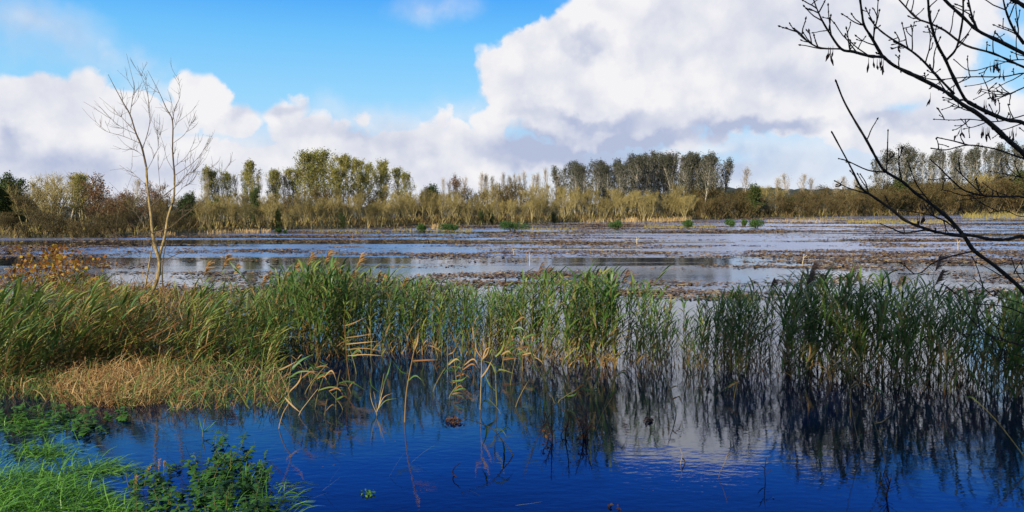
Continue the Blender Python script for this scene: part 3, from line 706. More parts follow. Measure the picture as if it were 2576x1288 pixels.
for _ in range(900):
    px, by = (r.normal(900, 220), r.uniform(1090, 1330)) if r.random() < .6 else (r.uniform(100, 800), r.uniform(1080, 1300))
    p = G(px, by); p[2] = -r.uniform(.06, .3); l = r.uniform(.3, .8); dv = unit([r.normal(.3, .5), r.normal(.3, .5), .05])
    mb.add(*ribbon([p, p + dv * l * .5 + [0, 0, .03], p + dv * l], [.006, .009, .002], [0, 1, .1]))
tag(mb.build('submerged_grass', [M['submerged']], smooth=False), 'pale drowned grass seen under the near water', 'submerged grass', kind='stuff')
# bulrush-like little brown seed heads among the nettles
for px, by, h in [(340, 1240, 40), (372, 1215, 40), (398, 1205, 48), (410, 1195, 32)]:
    b = G(px, by); t = at(px + 4, by - h, b[1]); m_ = MB(); m_.add(*tube(smooth_path([b - [0, 0, .1], b * .5 + t * .5, t], 3), .004, 4), 0)
    for _ in range(40):
        f = r.uniform(.55, 1); c = b + (t - b) * f; dv = unit(r.normal(0, .5, 3) + [0, 0, 1]); m_.add(*ribbon([c, c + dv * .018, c + dv * .03], [.004, .006, .002], [1, .3, 0]), 1)
    tag(m_.build('seed_head', [M['reed_stem'], M['plume_gold']], smooth=False), 'small tan seed head poking out of the near nettles', 'seed head', 'tan seed heads among the nettles')

# ------------------------------------------------------------------ lone reeds and weeds in the near open water
def lone(name, label, base, stem, leaves, mats=('reed_stem', 'reed_green'), w=5., cat='reed', lw=9., group='lone reeds in the near open water', dz=0.):
    b = G(*base); d = b[1]; root = empty(name, (b[0], b[1], 0))
    o = lambda px, py, k=0.: at(px, py, d + k) - np.array([b[0], b[1], 0])
    pts = [np.array([0, 0, -.3])] + [o(*base)] + [o(x, y, dz * i) for i, (x, y) in enumerate(stem)]
    path = smooth_path(pts, 4); u = d / F
    m_ = MB(); m_.add(*tube(path, np.linspace(w * .34, w * .18, len(path)) * u, 6)); m_.build('stem', [M[mats[0]]], root)
    flat = [l for l in leaves if not isinstance(l[0], str)]      # plain points come in threes, one leaf each
    leaves = [l for l in leaves if isinstance(l[0], str)] + [tuple(flat[i:i + 3]) for i in range(0, len(flat), 3)]
    for k, lf in enumerate(leaves):
        mi = mats[1]
        if isinstance(lf[0], str): mi, lf = lf[0], lf[1:]
        pp = smooth_path([o(x, y, .06 * i * (-1) ** k) for i, (x, y) in enumerate(lf)], 5); n = len(pp)
        t = np.linspace(0, 1, n); wd = .42 * lw * u * np.clip(np.minimum(t * 5 + .35, (1 - t) * 2.2), .06, 1)
        m_ = MB(); dv = unit(pp[-1] - pp[0]); m_.add(*ribbon(pp, wd, np.cross(dv, [.15, 1, .25]) + np.array([0, .5, 0]))); m_.build('leaf', [M[mi]], root)
    return tag(root, label, cat, group)
M['straw_dull'] = plant_mat('straw_dull', [(.2, .13, .05), (.34, .24, .1), (.45, .36, .2)], .8, 0)
lone('broken_reed', 'broken tan reed folded over at its top, in the blue water at left', (702, 1078), [(712, 1040), (728, 1000), (700, 930)], [('reed_tan', (700, 932), (722, 922), (748, 908)), ('reed_tan', (716, 1000), (735, 1020), (758, 1040)), ('reed_tan', (728, 985), (752, 960), (760, 930)), ('reed_tan', (705, 960), (690, 985), (672, 1010))], ('straw_dull', 'reed_tan'))
lone('leaning_reed', 'thin leaning reed with one wide green leaf in the left water', (752, 1045), [(775, 1010), (800, 978)], [(800, 982), (830, 974), (866, 976)], ('straw_dull', 'reed_lime'), 4)
lone('reed', 'reed with dark flat leaves beside the left reed bed', (845, 1030), [(846, 990), (850, 960), (856, 930)], [(848, 965), (880, 960), (920, 982)], ('reed_stem', 'reed_green'), 4)
lone('reed', 'tall tan reed curving up with long side leaves, left of centre', (1018, 1062), [(1022, 990), (1032, 930), (1048, 850)], [('reed_tan', (1040, 890), (1050, 858), (1052, 832)), ('reed_rust', (1036, 908), (1070, 906), (1102, 905)), (1030, 940), (1010, 935), (985, 905), (1024, 960), (1045, 945), (1065, 960)], ('reed_tan', 'reed_green'), 6)
lone('reed', 'reed with bare comb-like straight leaves above the dark water', (880, 960), [(872, 900), (868, 850), (864, 800)], [('reed_tan', (868, 850), (905, 845), (948, 838)), ('reed_tan', (870, 866), (910, 862), (952, 858)), ('reed_tan', (872, 880), (915, 876), (968, 884)), ('reed_tan', (874, 895), (920, 892), (972, 896)), (866, 820), (890, 812), (920, 798)], ('reed_rust', 'reed_tan'), 4, lw=6)
lone('reed', 'upright green reed with a drooping top among dead stalks', (725, 1010), [(728, 960), (735, 900)], [(730, 930), (760, 905), (790, 890), (728, 950), (755, 935), (800, 935)], lw=10)
lone('reed', 'short green reed right of the comb-leaved one', (955, 1015), [(958, 985), (966, 940)], [(960, 975), (975, 940), (985, 905), (958, 990), (935, 970), (930, 945)], lw=9)
lone('dead_reed', 'dry split reed with three pale tips near mid-picture', (1208, 1030), [(1210, 970), (1212, 900)], [('reed_tan', (1212, 900), (1198, 880), (1196, 850)), ('reed_tan', (1212, 905), (1225, 890), (1232, 865)), ('reed_tan', (1212, 910), (1222, 880), (1238, 872)), (1210, 950), (1225, 930), (1240, 900)], ('straw_dull', 'reed_tan'), 5)
lone('reed', 'pale green leaning reed with broad leaves near mid-picture', (1250, 1020), [(1248, 980), (1246, 930), (1242, 880)], [(1246, 960), (1255, 930), (1300, 942), (1248, 985), (1230, 965), (1218, 935), (1247, 945), (1235, 915), (1200, 905), (1244, 900), (1262, 880), (1270, 850)], ('reed_stem', 'reed_lime'), 6, lw=11)
lone('leaning_reed', 'long bent reed leaning left with narrow green leaves', (1395, 1015), [(1370, 960), (1340, 900), (1318, 830)], [(1345, 905), (1330, 870), (1310, 850), (1365, 950), (1385, 925), (1390, 890), (1330, 870), (1355, 855), (1372, 830)], ('reed_stem', 'reed_green'), 5)
lone('drowned_reed', 'broken reed lying in the water with drooping green leaves', (1290, 1145), [(1265, 1110), (1240, 1080), (1200, 1062), (1160, 1050)], [(1265, 1110), (1268, 1140), (1250, 1170), (1240, 1080), (1262, 1082), (1275, 1100), (1250, 1095), (1275, 1075), (1292, 1090), (1225, 1072), (1222, 1100), (1212, 1125)], ('reed_stem', 'reed_green'), 5, lw=11)
lone('reed_sprout', 'small sprout of pale dry blades in the blue water', (948, 1045), [(945, 1010), (940, 985)], [('straw_dull', (948, 1040), (958, 1000), (968, 960)), ('straw_dull', (948, 1042), (935, 1010), (930, 980)), ('reed_tan', (948, 1035), (965, 1000), (990, 988)), ('straw_dull', (946, 1040), (955, 1015), (960, 990)), (950, 1030), (970, 1008), (1000, 1002)], ('straw_dull', 'reed_lime'), 3, lw=5)
lone('leaning_reed', 'dead leaning reed with withered leaves at lower right', (2228, 1172), [(2215, 1110), (2198, 1060), (2182, 1015)], [('reed_tan', (2200, 1065), (2220, 1060), (2245, 1042)), ('reed_tan', (2195, 1048), (2208, 1020), (2216, 1000)), ('reed_tan', (2186, 1025), (2198, 1010), (2200, 985)), ('reed_tan', (2208, 1085), (2222, 1078), (2232, 1076))], ('straw_dull', 'reed_tan'), 4, lw=7)
lone('leaning_straw', 'thin bare straw leaning left at lower right', (2166, 1142), [(2150, 1070), (2132, 960)], [], ('straw_dull', 'straw_dull'), 3)
lone('leaning_reed', 'long green reed slanting down to the right edge', (2590, 1175), [(2540, 1100), (2490, 1040), (2445, 1000)], [(2470, 1022), (2445, 1000), (2420, 1000)], ('reed_stem', 'reed_green'), 5)
lone('water_sprig', 'little forked pale sprig alone in dark water', (1712, 1168), [(1716, 1145), (1710, 1128)], [('straw_dull', (1714, 1150), (1722, 1158), (1726, 1170))], ('straw_dull', 'straw_dull'), 2.5)
lone('water_sprig', 'faint leaning pale stem alone in the dark blue water', (1808, 1200), [(1822, 1165), (1832, 1135)], [('straw_dull', (1828, 1148), (1836, 1142), (1842, 1136))], ('reed_tan', 'straw_dull'), 2.5)
lone('dark_stalk', 'dark feathery stalk standing right of the reflected cloud', (1925, 1215), [(1924, 1180), (1928, 1150)], [('weed_leaf', (1925, 1195), (1935, 1185), (1945, 1182)), ('weed_stem', (1925, 1180), (1915, 1172), (1908, 1170)), ('weed_stem', (1926, 1170), (1936, 1165), (1945, 1168)), ('weed_stem', (1924, 1205), (1912, 1205), (1904, 1200))], ('weed_stem', 'weed_stem'), 4, lw=5)
lone('leaning_reed', 'two-leaved thin reed before the reflected clouds', (1500, 1082), [(1515, 1040), (1540, 1000)], [(1510, 1050), (1500, 1010), (1498, 990)], ('reed_tan', 'reed_green'), 3, lw=6)
lone('reed', 'lone green reed at the left edge of the dark water', (510, 1098), [(512, 1075), (515, 1055)], [('grass', (510, 1090), (525, 1075), (545, 1058)), ('grass', (511, 1088), (505, 1070), (500, 1050)), ('grass', (511, 1085), (530, 1085), (542, 1078))], ('reed_stem', 'grass'), 4)
rq = random.Random(8)
for k in range(34):
    bx = rq.uniform(670, 1320) if k < 24 else rq.uniform(1320, 2500); by = rq.uniform(925, 1050) if k < 24 else rq.uniform(985, 1050)
    hh = rq.uniform(30, 120); ln = rq.gauss(8, 25); lv = []
    for q in range(rq.randint(2, 5)):
        f = rq.uniform(.25, 1); sx = bx + ln * f; sy = by - hh * f; dr = rq.choice((-1, 1, 1)); L_ = rq.uniform(16, 42)
        lv.append((rq.choice(('reed_green', 'reed_green', 'reed_rust', 'reed_tan')), (sx, sy), (sx + dr * L_ * .6, sy - rq.uniform(2, 18)), (sx + dr * L_, sy + rq.uniform(-14, 16))))
    lone('thin_reed', 'thin dark reed standing apart in the water before the beds', (bx, by), [(bx + ln * .4, by - hh * .5), (bx + ln, by - hh)], lv, ('reed_stem', 'reed_green'), rq.uniform(3, 5), rq.uniform(6, 10), group='thin reeds standing apart before the beds')
def weed(label, base, tops, nl, seed):
    rr = np.random.default_rng(seed); b = G(*base); d = b[1]; root = empty('wilted_weed', (b[0], b[1], 0)); off = np.array([b[0], b[1], 0]); u = d / F
    for tx, ty in tops:
        t = at(tx, ty, d + rr.normal(0, .15)) - off
        path = smooth_path([np.array([0, 0, -.2]), np.array([rr.normal(0, .03), 0, .02]), t * .5 + rr.normal(0, .03, 3), t], 4)
        m_ = MB(); m_.add(*tube(path, np.linspace(2.2, .9, len(path)) * u, 5))
        for _ in range(6):
            q = path[rr.integers(4, len(path) - 1)]; dv = unit([rr.normal(0, 1), rr.normal(0, .6), .8]); m_.add(*tube([q, q + dv * .05, q + dv * rr.uniform(.08, .16)], [.8 * u, .7 * u, .4 * u], 4))
        m_.build('stem', [M['weed_stem']], root)
        m_ = MB()
        for _ in range(nl):
            q = path[rr.integers(3, len(path))] + rr.normal(0, .03, 3); dv = unit(rr.normal(0, 1, 3) - [0, 0, .3]); l = rr.uniform(5, 11) * u
            m_.add(*ribbon([q, q + dv * l * .5, q + dv * l], np.array([.2, .8, .1]) * l, np.cross(dv, rr.normal(0, 1, 3))))
        m_.build('leaf', [M['weed_leaf']], root, smooth=False)
    tag(root, label, 'weed', 'wilted weeds in the near water')
weed('wilted weed with dark crumpled leaves, left of the reddish one', (1385, 1105), [(1372, 1040), (1388, 1010), (1360, 1050)], 5, 1)
weed('reddish weed with orange leaf tips before the reflected cloud', (1470, 1105), [(1466, 1050), (1448, 1040), (1490, 1060), (1475, 1020)], 7, 2)
weed('small wilted weed between the two reed-side stalks', (1425, 1098), [(1420, 1045), (1432, 1030)], 4, 3)
weed('faint dark weed near the lower right corner', (2230, 1250), [(2222, 1190), (2235, 1205)], 3, 4)
# floating clod and drift pieces
rr = np.random.default_rng(91)
def clod(name, label, px, by, w, n, mats, cat):
    b = G(px, by); m_ = MB(); u = b[1] / F * w
    for _ in range(n):
        c = rr.normal(0, 1, 3) * np.array([.33, .25, .12]) * u + [0, 0, .1 * u]; c[2] = max(.004, c[2]); dv = unit(rr.normal(0, 1, 3) * [1, .8, .5]); l = u * rr.uniform(.2, .5)
        m_.add(*ribbon([c, c + dv * l * .5 + [0, 0, .05 * l], c + dv * l - [0, 0, .2 * l]], np.array([.25, .55, .08]) * l, np.cross(dv, rr.normal(0, 1, 3))), int(rr.integers(len(mats))))
    o = m_.build(name, [M[x] for x in mats], smooth=False); o.location = (b[0], b[1], .01); return tag(o, label, cat)
clod('floating_clod', 'small dark clod floating on the cloud reflection', 1632, 1060, 20, 40, ['weed_stem'], 'floating clod')
clod('matted_reeds', 'dark matted tuft of dead reeds bent into the water at centre', 1143, 1062, 27, 70, ['weed_stem'], 'reed tuft')
clod('green_sprig', 'small green leafy sprig floating near the bottom edge', 925, 1246, 24, 40, ['nettle'], 'sprig')
clod('drift_leaf', 'brown leaf floating at the bottom edge of the picture', 1545, 1278, 24, 8, ['litter_dark'], 'leaf')
b = G(1143, 1196); m_ = MB()
m_.add(*tube(smooth_path([at(1158, 1164, b[1]), at(1142, 1178, b[1]), at(1140, 1192, b[1]), at(1152, 1203, b[1] - .05)], 4), np.linspace(.004, .012, 13), 5))
tag(m_.build('drift_twig', [M['weed_stem']]), 'short curved dark twig sticking up from the water', 'twig')

# ------------------------------------------------------------------ bramble with autumn leaves on the left
br = G(150, 770); root = empty('bramble_bush', (br[0], br[1], 0)); d = br[1]; off = np.array([br[0], br[1], 0])
tag(root, 'bramble bush with yellow and orange leaves before the left water', 'bramble')
rr = np.random.default_rng(15); st, lf = MB(), MB()
for k in range(46):
    tx, ty = rr.normal(165, 90), rr.uniform(625, 760); dd = d + rr.normal(0, .8)
    t = at(tx, ty, dd) - off; s = np.array([rr.normal(0, .7), dd - d, -.1])
    path = smooth_path([s, s * .5 + t * .5 + [0, 0, .45], t + [0, 0, .1], t + [rr.normal(.2, .3), 0, -.25]], 4); st.add(*tube(path, np.linspace(.011, .004, len(path)), 4))
    for _ in range(24):
        q = path[rr.integers(4, len(path))] + rr.normal(0, .1, 3); dv = unit(rr.normal(0, 1, 3) + [0, 0, -.2]); l = rr.uniform(.07, .15)
        lf.add(*ribbon([q, q + dv * l * .4, q + dv * l], np.array([.3, .85, .08]) * l, np.cross(dv, rr.normal(0, 1, 3))))
st.build('stem', [M['bramble_stem']], root); lf.build('foliage', [M['bramble_leaf']], root, smooth=False)
rr = np.random.default_rng(16)

# ------------------------------------------------------------------ bare sapling on the left
SB = G(350, 806); sd = SB[1]
def tracer(origin):
    return lambda px, py, d: at(px, py, d) - origin
off = np.array([SB[0], SB[1], 0]); T_ = tracer(off); u = sd / F
root = empty('bare_sapling', tuple(off)); tag(root, 'slender bare pale-barked sapling with forked upright stems on the left', 'tree')
rr = np.random.default_rng(19)
def sap(name, px, w0, w1, mat, dd=0., twigs=0, base=False, dend=None):
    dend = dd if dend is None else dend
    ds = np.linspace(dd, dend, len(px)); pts = [T_(x, y, sd + e) for (x, y), e in zip(px, ds)]
    if base: pts = [pts[0] - [0, 0, .4]] + pts
    path = smooth_path(pts, 4); n = len(path); m_ = MB()
    m_.add(*tube(path, np.linspace(w0, w1, n) * (.29 if w0 > 6 else .25) * u * (1 + .07 * rr.normal(0, 1, n)), 7 if w0 > 8 else 5))
    for _ in range(twigs):
        i = int(rr.uniform(.15, .95) * (n - 1)); q = path[i]; dv = unit(path[min(i + 1, n - 1)] - path[max(i - 1, 0)])
        sd_ = unit(np.cross(dv, rr.normal(0, 1, 3))); tp = limb_path(rr, q, dv * .8 + sd_ * .8 + [0, 0, .25], rr.uniform(.25, .95), 5, .1, .12)
        m_.add(*tube(tp, np.linspace(1.2, .5, 6) * u * .45, 4))
        for _ in range(2):
            j = rr.integers(1, 4); tq = limb_path(rr, tp[j], unit(tp[j + 1] - tp[j]) + rr.normal(0, .6, 3), rr.uniform(.12, .4), 3, .1, .1); m_.add(*tube(tq, np.linspace(.9, .4, 4) * u * .45, 3))
    return m_.build(name, [M[mat]], root)
sap('trunk', [(346, 806), (368, 760), (393, 710), (401, 661), (387, 606), (379, 535), (371, 469), (368, 420)], 21, 9, 'sapling_bark', base=True)
sap('trunk', [(399, 668), (404, 632), (415, 595), (423, 546), (437, 497), (439, 442)], 14, 8, 'sapling_bark', 0, 0, False, .3)
sap('trunk', [(352, 800), (364, 730), (376, 660), (384, 615)], 9, 5, 'sapling_bark', .25, 0, True)
sap('trunk', [(412, 760), (408, 700), (412, 640), (425, 590)], 7, 4, 'sapling_twig', -.3, 1, True)
sap('branch', [(368, 420), (357, 371), (341, 332), (327, 288), (308, 255), (290, 222), (272, 187)], 9, 1.6, 'sapling_twig', 0, 5)
sap('branch', [(439, 442), (434, 376), (434, 305), (418, 272), (401, 234), (371, 176)], 7.5, 1.4, 'sapling_twig', .3, 6)
for pts, w, dd in [([(327, 288), (333, 250), (337, 217), (330, 184), (318, 135)], 3.5, 0), ([(352, 360), (311, 343), (267, 330), (238, 310)], 3, -.2), ([(341, 332), (294, 283), (250, 245)], 3, .1), ([(344, 338), (300, 316), (260, 280)], 2.6, -.3),
                   ([(359, 375), (376, 313), (375, 261), (365, 217), (345, 165)], 3.6, .2), ([(375, 290), (371, 222), (363, 184)], 2.2, .3), ([(434, 305), (440, 272), (453, 239), (448, 190)], 3.4, .3), ([(436, 360), (464, 338), (480, 310), (494, 277)], 2.6, .2),
                   ([(438, 420), (470, 392), (492, 349)], 2.6, .4), ([(439, 442), (486, 409), (510, 380), (524, 349)], 3, .1), ([(450, 460), (475, 436), (519, 428), (549, 406)], 3, -.1), ([(379, 519), (420, 486), (448, 464), (475, 436), (497, 404)], 5.5, -.1),
                   ([(382, 587), (426, 573), (459, 546), (519, 497), (557, 442), (578, 410), (585, 382)], 4.5, -.2), ([(376, 590), (349, 546), (311, 497), (275, 458)], 3.6, -.2), ([(401, 661), (470, 628), (524, 606), (560, 580)], 4, -.3), ([(371, 469), (340, 440), (318, 420)], 2.2, .1),
                   ([(437, 497), (462, 470), (480, 460), (500, 430)], 2.6, .3), ([(420, 550), (452, 530), (470, 528), (530, 525)], 2.6, .4), ([(369, 430), (385, 400), (398, 370), (400, 330)], 2.6, .3), ([(380, 540), (402, 500), (400, 440), (396, 390)], 3.4, .4), ([(392, 620), (370, 600), (330, 560)], 2.4, -.4),
                   ([(437, 430), (420, 400), (410, 360), (395, 320)], 2.4, .5), ([(434, 330), (450, 300), (460, 270)], 2, .1), ([(388, 610), (420, 640), (470, 600), (540, 590)], 2.4, -.5), ([(362, 395), (345, 380), (325, 372)], 2, -.1), ([(404, 640), (350, 630), (310, 600), (290, 585)], 2.4, -.4)]:
    sap('branch', pts, w, 1.1, 'sapling_twig', dd, 3 + len(pts) // 2, False, dd + rr.normal(0, .4))

# ------------------------------------------------------------------ ash tree leaning in from the right
AD = 8.2
tb = np.array([(2960 - CX) / F * AD, AD + .4, 0.]); off = np.array([tb[0], tb[1], float(height(np.array(tb[0]), np.array(tb[1])))]); T_ = tracer(off)
root = empty('ash_tree', tuple(off)); tag(root, 'dark bare ash tree whose budded branches reach in from the right edge', 'tree')
rr = np.random.default_rng(23); u = AD / F
tp = smooth_path([(0, 0, -.4), (-.1, 0, 1), (.05, .1, 2.6), (-.05, .2, 4.4), (.1, .1, 6.5), (0, .2, 9)], 5)
m_ = MB(); m_.add(*tube(tp, np.linspace(.2, .06, len(tp)), 12)); m_.build('trunk', [M['ash_bark']], root)
def joint(z): return np.array([np.interp(z, tp[:, 2], tp[:, 0]), np.interp(z, tp[:, 2], tp[:, 1]), z])
def knob(m_, p, dv, s):
    p = np.asarray(p); m_.add(*tube([p - dv * s * .8, p - dv * s * .2, p + dv * s * .5, p + dv * s * 1.5], [s * .35, s * .75, s * .6, s * .08], 5))
def twig(m_, p, dv, L, w, lvl=0):
    path = limb_path(rr, p, dv, L, 5, .1, .05)
    m_.add(*tube(path, np.linspace(w, w * .6, 6), 5)); knob(m_, path[-1], unit(path[-1] - path[-2]), w * 1.9)
    for k in (2, 4):
        if rr.random() < .6: knob(m_, path[k], unit(rr.normal(0, 1, 3)), w * 1.35)
    if lvl < 1:
        for _ in range(rr.integers(0, 3)):
            k = rr.integers(1, 5); d2 = unit(unit(path[k] - path[k - 1]) + rr.normal(0, .7, 3)); twig(m_, path[k], d2, L * rr.uniform(.25, .5), w * .8, lvl + 1)
def ash(px, w0, w1, d0, d1, join=None, tw=5, tl=.3):
    ds = np.linspace(d0, d1, len(px)); pts = [T_(x, y, e) for (x, y), e in zip(px, ds)]
    if join is not None:
        j = joint(join); k = max(2, int(np.linalg.norm(pts[0] - j) / .22)); sag = unit(pts[0] - pts[1]) * .25
        pts = [j + (pts[0] - j) * t + sag * math.sin(t * math.pi) for t in np.arange(k) / k] + pts
    path = smooth_path(pts, 4); n = len(path); m_ = MB()
    rad = np.linspace(w0 * (1.25 if join is not None else 1), w1, n) * .46 * u * (1 + .09 * rr.normal(0, 1, n))
    m_.add(*tube(path, rad, 8 if w0 > 8 else 6)); knob(m_, path[-1], unit(path[-1] - path[-2]), max(.011, w1 * u * .9))
    L = np.linalg.norm(np.diff(path, axis=0), axis=1).sum()
    for _ in range(int(L / .16)):
        i = rr.integers(n // 6, n - 1); knob(m_, path[i] + rr.normal(0, rad[i] * .5, 3), unit(rr.normal(0, 1, 3)), max(.007, rad[i] * .6))
    for k in range(int(tw * 1.4)):
        i = int(np.clip(rr.uniform(.25 if join is not None else .1, .97), 0, 1) * (n - 1)); dv = unit(path[min(i + 1, n - 1)] - path[max(i - 1, 0)])
        sdv = unit(np.cross(dv, rr.normal(0, 1, 3))) + np.array([-.2, 0, .3]); twig(m_, path[i], unit(dv * .7 + sdv), tl * rr.uniform(.25, 1.2), 1.5 * u)
    m_.build('branch', [M['ash_bark']], root)
ash([(2576, 734), (2504, 670), (2451, 631), (2426, 595), (2390, 553), (2351, 520), (2305, 487), (2269, 456), (2226, 430), (2205, 399), (2180, 353), (2147, 298), (2122, 252), (2103, 204)], 15, 4, 8.3, 7.4, .9, 4)
ash([(2426, 595), (2369, 586), (2333, 577), (2280, 556), (2248, 531), (2219, 510), (2187, 488), (2166, 471), (2144, 428), (2132, 405), (2093, 333)], 9, 3.4, 8.05, 7.3, None, 3)
for pts, w in [([(2187, 488), (2137, 474), (2100, 455)], 4), ([(2185, 486), (2178, 460), (2164, 438)], 3.2), ([(2226, 433), (2183, 428), (2132, 405), (2110, 399)], 4), ([(2269, 456), (2262, 421), (2261, 376)], 4), ([(2230, 433), (2232, 389), (2234, 328)], 3.4),
               ([(2351, 520), (2326, 492), (2304, 460), (2294, 435), (2283, 406)], 4), ([(2333, 577), (2276, 586), (2247, 576), (2215, 563)], 5), ([(2418, 583), (2369, 552), (2326, 538), (2262, 528)], 4), ([(2451, 631), (2404, 642), (2369, 652), (2340, 666), (2312, 688), (2262, 688)], 4.5), ([(2340, 512), (2352, 545), (2380, 556), (2400, 575)], 3.5)]:
    ash(pts, w, 2.4, 7.85, 7.6, None, 1, .18)
ash([(2576, 595), (2536, 602), (2493, 602), (2458, 595), (2426, 590)], 10, 8, 8.2, 8.05, 2.5, 3)
ash([(2576, 497), (2529, 495), (2475, 492), (2443, 485), (2418, 474), (2383, 442), (2361, 420), (2340, 401)], 8, 3, 8.8, 8.5, 2.9, 5)
ash([(2475, 492), (2447, 467), (2420, 440), (2404, 424)], 4, 2.4, 8.7, 8.9, None, 2)
ash([(2455, 487), (2425, 492), (2385, 480), (2368, 478)], 3.6, 2.2, 8.7, 8.5, None, 1)
ash([(2576, 387), (2540, 356), (2497, 316), (2454, 282), (2423, 264), (2390, 238), (2356, 218), (2300, 190), (2251, 166), (2227, 147), (2214, 132), (2193, 95), (2174, 64), (2168, 31), (2162, -10), (2150, -70)], 15, 4, 7.6, 6.8, 3.1, 13)
ash([(2222, 143), (2187, 141), (2147, 130), (2116, 123), (2085, 80), (2064, 43), (2047, 0), (2035, -40)], 7, 2.6, 6.9, 6.5, None, 8)
ash([(2116, 123), (2067, 121), (2036, 107), (2012, 83), (1998, 72)], 4, 2.2, 6.6, 6.5, None, 5, .2)
ash([(2576, 310), (2531, 301), (2484, 282), (2438, 258), (2423, 242), (2395, 187), (2377, 147), (2359, 114), (2343, 64), (2337, 31), (2334, -10), (2328, -70)], 13, 5, 8.0, 7.3, 3.5, 10)
ash([(2400, 236), (2356, 190), (2319, 150), (2285, 123), (2239, 95), (2208, 71), (2187, 46)], 6, 3, 7.2, 6.8, None, 8)
ash([(2640, 165), (2576, 135), (2515, 104), (2460, 77), (2423, 43), (2377, 0), (2340, -50)], 13, 6, 7.4, 7.0, 3.8, 8)
ash([(2640, 190), (2576, 169), (2500, 135), (2429, 114), (2377, 77), (2337, 58), (2306, 46), (2279, 18), (2257, -6)], 10, 3, 8.2, 7.6, 3.5, 9)
ash([(2640, 188), (2576, 184), (2524, 193), (2454, 193), (2408, 196), (2346, 200), (2290, 182)], 6, 2.4, 8.6, 8.2, 3.3, 10)
ash([(2382, 150), (2405, 123), (2417, 77), (2423, 31), (2422, -20)], 6, 4, 7.45, 7.2, None, 3)
ash([(2640, 405), (2576, 398), (2540, 387), (2500, 374), (2435, 365), (2380, 377), (2343, 373)], 6, 3, 8.0, 7.6, 3.1, 4, .2)
ash([(2435, 365), (2400, 355), (2358, 346)], 4, 2.4, 7.8, 7.6, None, 2, .2)
ash([(2640, 60), (2576, 15), (2535, -10), (2500, -40)], 18, 8, 7.3, 7.2, 4.2, 3)
ash([(2576, 110), (2548, 70), (2530, 25), (2520, -20)], 7, 3, 7.4, 7.2, None, 6)
ash([(2460, 77), (2445, 40), (2436, 0), (2430, -30)], 5, 3, 7.1, 7, None, 3)
ash([(2576, 290), (2540, 300), (2500, 306), (2440, 300), (2400, 302), (2350, 300)], 4, 2, 8.2, 8., None, 6, .25)
ash([(2576, 220), (2530, 240), (2496, 250), (2484, 220), (2470, 190)], 4, 2, 8.4, 8.2, None, 6, .3)
ash([(2640, 160), (2560, 150), (2500, 165), (2440, 178), (2400, 150)], 5, 2.4, 8.9, 8.6, 3.4, 9, .35)
ash([(2640, 830), (2576, 790), (2520, 770), (2440, 760), (2380, 720), (2368, 715)], 5, 2.4, 8.6, 8.2, .45, 5, .3)
ash([(2660, 900), (2576, 868), (2500, 850), (2440, 800), (2395, 730)], 5, 2.4, 8.3, 7.9, .3, 5, .3)
ash([(2660, 935), (2580, 900), (2510, 880), (2460, 860)], 4, 2, 8.5, 8.2, .2, 4, .3)
for pts in [[(2640, 800), (2560, 760), (2500, 745), (2450, 700)], [(2640, 870), (2570, 840), (2520, 830), (2470, 790), (2455, 740)], [(2650, 760), (2590, 720), (2560, 690), (2545, 650)], [(2640, 900), (2540, 860), (2470, 840), (2420, 850)], [(2640, 950), (2570, 920), (2520, 910), (2490, 880)], [(2640, 720), (2585, 690), (2540, 690), (2500, 700)], [(2640, 540), (2570, 545), (2530, 530), (2490, 535)], [(2640, 460), (2580, 450), (2545, 430), (2530, 400)]]:
    ash(pts, 4, 2, 8.5, 8.1, float(at(*pts[0], 8.5)[2]) * .8, 5, .32)
for px, py, d in [(2215, 155, 6.85), (2222, 165, 6.85), (2198, 160, 6.8), (2340, 245, 7.2), (2260, 112, 6.9), (2420, 325, 7.6), (2474, 330, 7.6), (2480, 338, 7.6), (2487, 332, 7.6), (2545, 340, 8), (2548, 330, 8), (2560, 336, 8), (2504, 255, 8.2), (2497, 240, 8.2), (2466, 225, 8.2), (2478, 262, 8.2), (2500, 165, 8.4), (2512, 170, 8.4), (2505, 160, 8.4), (2525, 185, 8.4), (2324, 545, 7.8), (2318, 512, 7.8), (2420, 520, 8.3), (2502, 480, 8.6), (2090, 135, 6.6), (2310, 555, 7.8)]:
    m_ = MB(); p = T_(px, py, d)
    for _ in range(rr.integers(2, 5)):
        q = p + rr.normal(0, .015, 3); dv = unit([rr.normal(0, .3), rr.normal(0, .3), -1]); l = rr.uniform(.04, .09)
        m_.add(*ribbon([q + [0, 0, .05], q, q + dv * l * .5, q + dv * l], [.003, .006, .022, .006], [1, rr.normal(0, .6), 0]))
    m_.build('seed_pod', [M['ash_key']], root, smooth=False)

# ------------------------------------------------------------------ tall tree behind the viewer that shades the right-hand reeds
SUN_AZ, SUN_EL = R(-142), R(27)          # azimuth measured from +Y towards +X
sdir = np.array([math.sin(SUN_AZ) * math.cos(SUN_EL), math.cos(SUN_AZ) * math.cos(SUN_EL), math.sin(SUN_EL)])

# SHADE TREES BEGIN
for k, (x, y, hh) in enumerate([(-13.2, -6, 17.5), (-8.8, -7, 19), (-4.6, -6, 18)]):
    o = far_tree('ivy', 900 + k, 17, stems=1, clear=.38, nb=40, bang=.8, blen=.2, ntw=9, twl=1.0, twr=.02, nleaf=1500, lsz=.5, leaf_lo=.3, r0=.22, lclump=.5)
    o.location = (x, y, 1.4); o.scale = [hh / 17] * 3
    tag(o, 'leafy tree on the path bank shading the right-hand reeds', 'tree', 'trees on the path bank')
